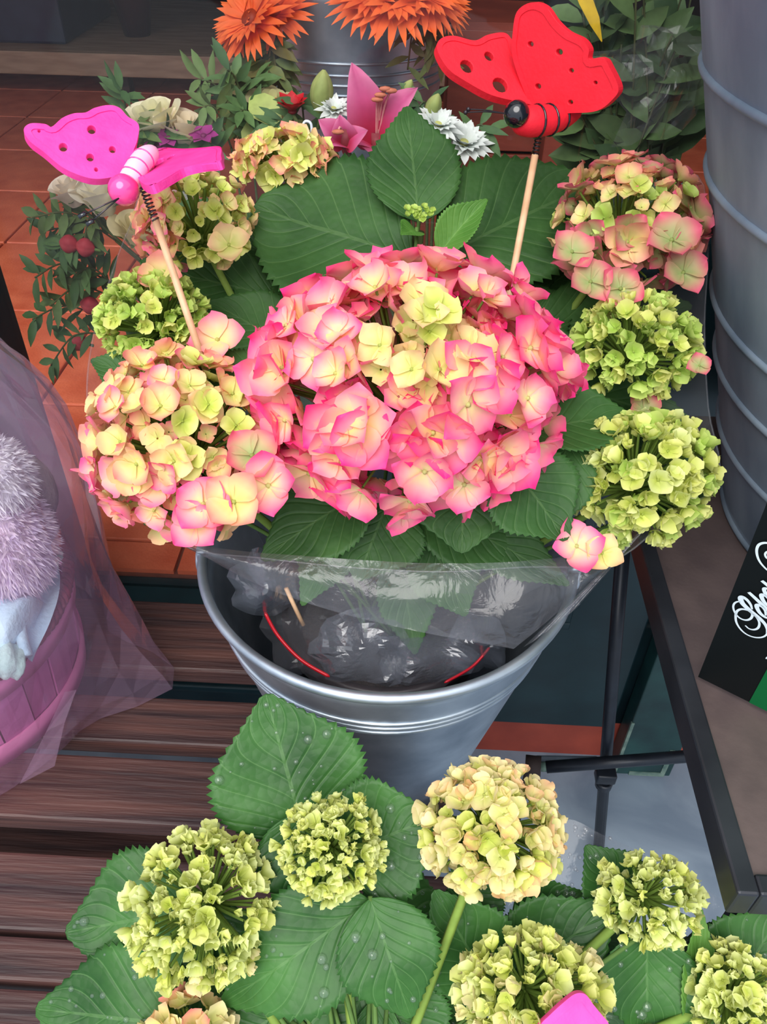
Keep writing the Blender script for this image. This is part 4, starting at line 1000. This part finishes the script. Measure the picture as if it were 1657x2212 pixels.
b2l, b2r = PY(1160, 1640, yb_ + .02), PY(1290, 1642, yb_ + .012)
MB().tube([b2l, b2r], .0055, 8).build('brace', M['galvdull'], stn)
MB().box(kp + Vector((-.016, -.024, -.010)), kp + Vector((.012, -.004, .010)), bev=.003).build('clamp', M['black'], stn)
MB().tube([cp + Vector((.008, .004, 0)), Vector((cp.x + .008, cp.y + .004, 0))], .006, 8).build('foot', M['rubber'], stn)

# ---------------------------------------------------------------- flowers inside the window
def lance(mb, p, d, n, L, W, col, col2=None, bend=.15):
    d = d.normalized(); n = (n - d * n.dot(d)); n = n.normalized() if n.length > 1e-4 else d.orthogonal().normalized(); x = d.cross(n); vs = []; cs = []
    for t, wf in ((0, .08), (.25, .8), (.5, 1), (.75, .7), (1, .03)):
        for s in (-1, 0, 1): vs.append(p + d * (L * t) + x * (s * W * wf) + n * (abs(s) * W * wf * .35 - bend * L * t * t)); cs.append(mix(col, col2 or col, t))
    fs = [(i * 3 + j, i * 3 + j + 1, i * 3 + j + 4, i * 3 + j + 3) for i in range(4) for j in range(2)]
    mb.add(vs, fs, cs)
def sprig(root, p0, p1, n, L, W, col, seed, name='leaf_sprig', bow=.02):
    r = random.Random(seed); mb = MB(); P = spline([p0, p0.lerp(p1, .5) + Vector((0, 0, bow)), p1], 8); mb.tube(P, .0012, 5, col=mix(col, C(90, 80, 50), .4))
    for k in range(n):
        i = 2 + int((len(P) - 3) * (k + .5) / n); t = (P[min(len(P) - 1, i + 1)] - P[i - 1]).normalized(); s = -1 if k % 2 else 1
        sd = t.cross(ZB).normalized() * s
        d = (t * .7 + sd + Vector((r.gauss(0, .25), r.gauss(0, .25), r.gauss(0, .25)))).normalized()
        lance(mb, P[i], d, ZB + Vector((r.gauss(0, .4), 0, r.gauss(0, .4))), L * r.uniform(.7, 1.15), W * r.uniform(.8, 1.1), mix(col, C(110, 140, 80), r.random() * .4))
    mb.build(name, M['vc'], root, origin=p0)
def rose(root, c, R, nrm, col, col2, seed, name='rose'):
    r = random.Random(seed); mb = MB(); fr = frame(nrm, YU, r.uniform(0, 6))
    for k in range(13):
        a = k * 2.4; q = (k + 1) / 13; rr = R * (.16 + .72 * q); wd = .95 - .25 * q; vs = []; cs = []
        for i in range(5):
            t = i / 4
            for j in range(-3, 4):
                aa = a + j / 3 * wd; flare = rr * (.45 + .55 * t + .30 * q * max(0, t - .7) / .3); hz = R * (1.25 * t * (1 - .18 * q) - .12 * abs(j / 3) ** 2 * t - .25 * q * max(0, t - .8))
                vs.append(c + fr @ Vector((math.cos(aa) * flare, math.sin(aa) * flare, hz - R * .6))); cs.append(mix(col, col2, t * .5 + .5 * q * t))
        mb.add(vs, [(i * 7 + j, i * 7 + j + 1, (i + 1) * 7 + j + 1, (i + 1) * 7 + j) for i in range(4) for j in range(6)], cs)
    for k in range(5): lance(mb, c - nrm * R * .6, fr @ Vector((math.cos(k * 1.26), math.sin(k * 1.26), .7)), fr @ Vector((0, 0, 1)), R * .9, R * .18, C(90, 120, 66))
    mb.build(name, M['petal'], root, origin=c)
def lily(root, c, tips, stam):
    lo = MB().lathe([(.002, 0), (.006, .012), (.010, .03), (.004, .01)], c - Vector((0, 0, .01)), 12, col=C(150, 60, 70)).build('lily', M['petal'], root, origin=c)
    for (tip, W, n) in tips:
        ax = tip - c; L = ax.length; y = ax.normalized(); nn = (n - y * n.dot(y)).normalized(); x = y.cross(nn); mb = MB(); vs = []; cs = []
        for i in range(13):
            t = i / 12; wf = math.sin(math.pi * min(1, t ** .75 * .95 + .05)) ** .75
            for j in (-1, -.6, -.2, .2, .6, 1):
                z = .10 * L * math.sin(math.pi * t) - .16 * L * max(0, t - .6) ** 2 * 4 + .28 * W * abs(j) ** 1.5 * wf + .05 * W * math.cos(j * 9)
                vs.append(c + x * (j * W * wf) + y * (L * t) + nn * z); cs.append(mix(mix(C(206, 40, 84), C(206, 84, 140), sst(.2, .8, t)), C(226, 140, 176), abs(j) * .6 * t))
        mb.add(vs, [(i * 6 + j, i * 6 + j + 1, (i + 1) * 6 + j + 1, (i + 1) * 6 + j) for i in range(12) for j in range(5)], cs).build('petal', M['petal'], lo, origin=c)
    sm = MB()
    for p1 in stam:
        sm.tube(spline([c, c.lerp(p1, .6) + Vector((0, 0, .01)), p1], 4), .0014, 5, col=C(220, 150, 150)); sm.ball(p1, (.0035, .003, .007), 6, rot=frame(XR), col=C(196, 116, 90))
    sm.build('stamens', M['vc'], lo)
def bud(root, p0, p1, R, col, col2, name='lily_bud'):
    z = (p1 - p0); L = z.length; fr = frame(z); mb = MB(); vs = []; cs = []; n = 18; m = 12
    for i in range(m + 1):
        t = i / m; rr = R * math.sin(math.pi * min(.985, t * .96 + .03)) ** .75
        for k in range(n):
            a = 2 * math.pi * k / n; q = 1 - .16 * (0.5 + .5 * math.cos(a * 3)) ** 6
            vs.append(p0 + fr @ Vector((math.cos(a) * rr * q, math.sin(a) * rr * q, L * t))); cs.append(mix(col, col2, sst(.55, 1, t) * .5 + .5 * (0.5 + .5 * math.cos(a * 3)) ** 6))
    mb.add(vs, [(i * n + k, i * n + (k + 1) % n, (i + 1) * n + (k + 1) % n, (i + 1) * n + k) for i in range(m) for k in range(n)], cs)
    mb.tube([p0 - z * .3, p0 + z * .02], .002, 6, col=C(90, 116, 60)); mb.build(name, M['vc'], root, origin=p0)
def daisy(root, c, R, nrm, np_, cin, cout, ctr, seed, name, layers=2, parent_thing=None, lift=.25):
    fr = frame(nrm, YU, seed); mb = MB(); r = random.Random(seed)
    for l in range(layers):
        for k in range(np_):
            a = 2 * math.pi * (k + .5 * l) / np_ + r.gauss(0, .05); d = fr @ Vector((math.cos(a), math.sin(a), lift + .45 * l + r.gauss(0, .06)))
            lance(mb, c + d.normalized() * R * .12, d, fr @ Vector((0, 0, 1)), R * (1 - .22 * l) * r.uniform(.9, 1.05), R * 1.9 / np_ * 1.3, cin, cout, bend=.1)
    mb.ball(c + nrm.normalized() * R * .1, (R * .22, R * .22, R * .12), 10, rot=fr, col=ctr)
    return mb.build(name, M['petal'], root, origin=c)
# left arrangement of roses
r1 = Vector((-0.20, 1.02, SHOPZ))
ros = thing('flower_arrangement', 'white rose arrangement with trailing greenery behind the window glass', 'bouquet', r1)
MB().lathe([(0, 0), (.05, 0), (.055, .02), (.05, .10), (.062, .16), (.058, .16), (.045, .10), (0, .015)], r1, 32).build('vase', M['vase'], ros)
V1 = r1 + Vector((0, 0, .15))
nf = (ZB * .6 + up * .7)
for i, (u, v, y, R, c1, c2, dx) in enumerate(((338, 262, 1.00, .036, C(226, 220, 150), C(244, 238, 208), -.2), (398, 285, .99, .034, C(230, 210, 170), C(242, 226, 200), .25), (152, 412, .97, .028, C(240, 222, 196), C(246, 232, 214), -.4), (215, 425, .96, .034, C(236, 226, 196), C(244, 238, 222), -.1),
        (300, 500, .95, .034, C(210, 196, 140), C(226, 214, 170), .1), (588, 232, 1.04, .030, C(196, 196, 128), C(214, 206, 160), .1))):
    p = PY(u, v, y); rose(ros, p, R, (up * 1.0 + ZB * .25 + XR * dx).normalized(), c1, c2, i + 3); stem(ros, p - Vector((0, 0, R * .4)), V1, .002)
for i, (u0, v0, u1, v1, y) in enumerate(((250, 520, 70, 470, .96), (230, 560, 90, 500, .97), (220, 600, 75, 600, .97), (240, 640, 110, 660, .96), (230, 690, 70, 690, .97), (220, 720, 110, 790, .95), (220, 470, 180, 540, .96), (200, 560, 130, 540, .95), (250, 620, 160, 600, .96),
        (520, 290, 430, 170, 1.03), (540, 280, 490, 150, 1.02), (560, 280, 550, 170, 1.05), (500, 320, 440, 230, 1.0), (560, 330, 520, 240, 1.0), (290, 330, 262, 190, 1.04), (300, 340, 300, 290, .97), (370, 360, 350, 300, .97), (470, 340, 420, 330, .97))):
    sprig(ros, PY(u0, v0, y + .03), PY(u1, v1, y), 14, .036, .0058, C(58, 88, 50) if i % 3 else C(84, 102, 56), i + 40)
    if i % 2 == 0: stem(ros, PY(u0, v0, y + .03), V1, .0016)
for i, (u, v, y) in enumerate(((150, 528, .95), (185, 535, .95), (170, 740, .97), (195, 660, .96))):
    p0 = PY(u + 20, v + 4, y); bud(ros, p0, PY(u - 22, v - 6, y), .012, C(160, 50, 60), C(196, 80, 84), 'red_bud')
for i, (u, v) in enumerate(((440, 295), (365, 300), (345, 318))): daisy(ros, PY(u, v, .97), .016, nf, 6, C(140, 40, 110), C(170, 60, 140), C(120, 40, 90), i, 'purple_flower', 1)
for u0, v0, u1, v1 in ((565, 250, 545, 320), (600, 300, 560, 360), (540, 210, 600, 260)):
    mb = MB(); lance(mb, PY(u0, v0, 1.02), PY(u1, v1, .99) - PY(u0, v0, 1.02), ZB, .055, .017, C(150, 166, 90), C(170, 178, 110)); mb.build('pale_leaf', M['vc'], ros, origin=PY(u0, v0, 1.02))
# lily bunch
l1 = Vector((0.02, 1.03, SHOPZ))
lil = thing('flower_arrangement', 'pink lily bunch with buds and white daisies behind the window glass', 'bouquet', l1)
MB().lathe([(0, 0), (.05, 0), (.06, .20), (.065, .22), (.06, .22), (.05, .02), (0, .015)], l1, 32).build('vase', M['vase'], lil)
V2 = l1 + Vector((0, 0, .2))
p = PY(812, 322, .98); lily(lil, p, [(PY(764, 140, .97), .026, ZB), (PY(890, 188, .96), .024, ZB - XR * .4), (PY(815, 190, 1.05), .024, ZB), (PY(890, 300, .97), .018, ZB + up), (PY(740, 300, .95), .02, ZB + up), (PY(830, 350, .92), .02, ZB + up)],
     [PY(u, v, .955) for u, v in ((822, 205), (832, 192), (845, 196), (815, 215))]); stem(lil, p, V2, .003)
p = PY(745, 315, .94); lily(lil, p, [(PY(692, 258, .93), .016, ZB), (PY(735, 252, .93), .016, ZB), (PY(790, 280, .93), .014, ZB), (PY(700, 310, .92), .014, ZB + up)], [PY(730, 285, .92)]); stem(lil, p, V2, .003)
for a, b, R in (((690, 250, .99), (700, 150, .99), .0135), ((925, 258, .97), (948, 202, .97), .009), ((868, 215, 1.0), (890, 172, 1.0), .007)):
    p = PY(*a); bud(lil, p, PY(*b), R, C(132, 146, 82), C(168, 172, 108)); stem(lil, p, V2, .002)
for i, (u, v, R) in enumerate(((945, 275, .028), (1000, 315, .034), (720, 240, .022), (975, 290, .02))):
    p = PY(u, v, .96 + .01 * i); daisy(lil, p, R, (nf + XR * .2).normalized(), 14, C(214, 224, 216), C(238, 242, 240), C(200, 200, 120), i + 9, 'white_chrysanthemum', 3); stem(lil, p, V2, .002)
p = PY(632, 245, .98); daisy(lil, p, .024, (up + ZB * .3), 8, C(150, 16, 26), C(206, 24, 40), C(120, 20, 30), 77, 'red_carnation', 2, lift=1.1); stem(lil, p, V2, .002)
for i, (u0, v0, u1, v1) in enumerate(((1000, 330, 1060, 290), (640, 330, 600, 270), (660, 310, 650, 230), (930, 300, 905, 230))): sprig(lil, PY(u0, v0, 1.0), PY(u1, v1, .99), 7, .04, .006, C(52, 82, 56), i + 90)
MB().tube(spline([PY(652, 275, .95), PY(660, 262, .95), PY(672, 268, .95), PY(674, 295, .95)], 6), .0016, 6).build('white_wire', M['signwhite'], lil)
# background bucket on crates, gerberas
def crate(name, label, lo, hi, m):
    o = thing(name, label, 'crate', ((lo[0] + hi[0]) / 2, lo[1], lo[2])); n = 3; h = (hi[2] - lo[2]) / n
    for k in range(n):
        MB().box((lo[0], lo[1], lo[2] + k * h + .003), (hi[0], lo[1] + .012, lo[2] + (k + 1) * h - .003), bev=.002).build('board', m, o, smooth=False)
        MB().box((lo[0], hi[1] - .012, lo[2] + k * h + .003), (hi[0], hi[1], lo[2] + (k + 1) * h - .003)).build('board', m, o, smooth=False)
    for x in (lo[0], hi[0] - .012): MB().box((x, lo[1] + .012, lo[2]), (x + .012, hi[1] - .012, hi[2])).build('side', m, o, smooth=False)
    MB().box((lo[0], lo[1], hi[2] - .004), (hi[0], hi[1], hi[2] + .008)).build('top_board', m, o, smooth=False)
    return o
q0 = PY(755, 140, 1.36)
crate('wooden_crate', 'red brown wooden crate under the gerbera bucket', (q0.x - .17, 1.23, SHOPZ), (q0.x + .13, 1.55, .772), M['crate'])
gbk = bucket('galvanised_bucket', 'dim galvanised bucket of orange gerberas behind the window', Vector((q0.x, 1.37, .78)), .115, .160, .30, M['galv'], (.165, .178, .191, .206), ears=False)
GB = Vector((q0.x, 1.37, .78))
crate('wooden_crate', 'tall red brown crate standing beside the gerbera bucket', (PY(962, 250, 1.54).x, 1.54, SHOPZ), (PY(1175, 250, 1.54).x, 1.75, PY(1050, 60, 1.54).z), M['crate'])
MB().box((PY(1185, 300, 1.3).x, 1.34, SHOPZ), (PY(1235, 300, 1.3).x, 1.40, 1.0), bev=.003).build('wooden_post', M['crate'], None, smooth=False, label='short brown post right of the tall crate behind the glass', cat='post')
ger = [((545, 45), 1.17, .055, -.5), ((595, 30), 1.2, .05, -.2), ((520, 60), 1.18, .04, -.7), ((800, -6), 1.2, .055, -.1), ((855, 5), 1.19, .06, .1), ((915, -8), 1.2, .055, .3), ((955, 10), 1.22, .04, .5)]
gl = ['orange gerbera drooping over the bucket edge by the dry foliage', 'orange gerbera close against the bucket rim', 'small orange gerbera with open rays facing the window', 'orange gerbera above the bucket ribs', 'deep orange gerbera hanging lowest over the bucket ribs', 'orange gerbera toward the tall crate', 'small orange gerbera touching the tall crate']
for i, ((u, v), y, R, dx) in enumerate(ger):
    p = PY(u, v, y); c1 = C(222, 66, 30) if i % 2 else C(236, 96, 40)
    o = thing('gerbera', gl[i], 'flower', GB + Vector((0.02 * i - .06, 0, .05)), 'gerberas in the dim bucket')
    daisy(o, p, R, (ZB * .8 + up * .25 + XR * dx).normalized(), 26, c1, C(246, 120, 60), C(150, 50, 20), i + 3, 'bloom', 2, lift=.1)
    P = spline([WPOS[o], Vector((GB.x + (p.x - GB.x) * .6, 1.33, 1.14)), p - ZB * .01], 6); MB().tube(P, .0028, 6, col=C(90, 110, 60)).build('stem', M['vcdark'], o)
dry = thing('dried_foliage', 'dry brownish green foliage hanging beside the gerbera bucket', 'foliage', GB + Vector((-.12, -.1, .25)))
for k in range(16):
    sprig(dry, PY(600 + rnd.uniform(-20, 20), 85 + rnd.uniform(-25, 10), 1.21), PY(500 + rnd.uniform(0, 120), 150 + rnd.uniform(0, 180), 1.15 + rnd.uniform(-.03, .03)), 10, .04, .007, mix(C(96, 86, 50), C(70, 84, 48), rnd.random()), 200 + k, bow=.015)
    if k < 6: sprig(dry, PY(900, 50, 1.22), PY(900 + rnd.uniform(-20, 70), 110 + rnd.uniform(0, 60), 1.2), 8, .035, .006, C(84, 72, 42), 300 + k)
# wrapped dark greenery by the right jamb
gw = thing('wrapped_foliage', 'dark green foliage in glinting cellophane near the window jamb', 'foliage', PY(1380, 330, 1.0) - Vector((0, 0, .25)))
gbase = WPOS[gw]
for k in range(34):
    sprig(gw, gbase + Vector((rnd.uniform(-.04, .05), rnd.uniform(-.02, .1), .1)), PY(1230 + rnd.uniform(0, 280), rnd.uniform(-60, 240), 1.0 + rnd.uniform(0, .12)), 9, .06, .013, mix(C(40, 68, 46), C(54, 72, 42), rnd.random()), 400 + k)
mb = MB(); lance(mb, PY(1300, 90, 1.0), PY(1258, -20, 1.0) - PY(1300, 90, 1.0), ZB, .09, .008, C(196, 160, 30), C(214, 180, 50)); mb.build('yellow_leaf', M['vc'], gw)
crumple('film', 1400, 190, .80, 100, 110, 33, m='film', parent=gw, amp=.03)
MB().lathe([(0, 0), (.05, 0), (.06, .12), (.055, .12), (0, .02)], gbase, 24).build('holder', M['pot'], gw)
_z = gbase.z
MB().box((gbase.x - .07, gbase.y - .06, SHOPZ), (gbase.x + .07, gbase.y + .08, _z), bev=.003).build('display_block', M['navy'], None, smooth=False, label='dark block carrying the wrapped foliage by the jamb', cat='block')
# far low platform with boxes
fy = 3.3
zb = PY(300, 168, fy).z; zt = PY(300, 118, fy).z
pf = thing('display_platform', 'low platform with beige front board at the back of the shop', 'platform', (-.9, fy, SHOPZ))
MB().box((-2.3, fy, zb), (0.9, fy + .03, zt), bev=.004).build('front_board', M['beige'], pf, smooth=False)
MB().box((-2.3, fy + .03, zt - .03), (0.9, 4.4, zt)).build('deck', M['beige'], pf, smooth=False)
for x in (-2.25, -1.2, -.2, .8): MB().box((x, fy + .1, SHOPZ), (x + .06, fy + .16, zt - .03)).build('foot', M['wooddark'], pf, smooth=False)
bl_ = ['navy storage box at the wall end of the back platform', 'navy box beside the plum paper cone on the back platform', 'navy box between the plum cone and the gerbera bucket, on the back platform']
for (x0, x1, h), lb in zip(((-2.2, -1.8, .5), (-1.75, -1.36, .42), (-.62, .1, .5)), bl_):
    o = thing('storage_box', lb, 'box', ((x0 + x1) / 2, fy + .3, zt))
    MB().box((x0, fy + .12, zt), (x1, fy + .7, zt + h), bev=.01).build('box_body', M['navy'], o, smooth=False)
    MB().box((x0 - .01, fy + .11, zt + h), (x1 + .01, fy + .71, zt + h + .04), bev=.008).build('lid', M['navy'], o, smooth=False)
pcn = PY(265, 130, fy + .1)
MB().lathe([(0, 0), (.05, 0), (.20, .75), (.19, .75), (0, .05)], Vector((pcn.x, fy + .08 + .25, zt)), 24).build('paper_cone', M['plum'], None, label='plum paper cone standing on the back platform', cat='paper cone')
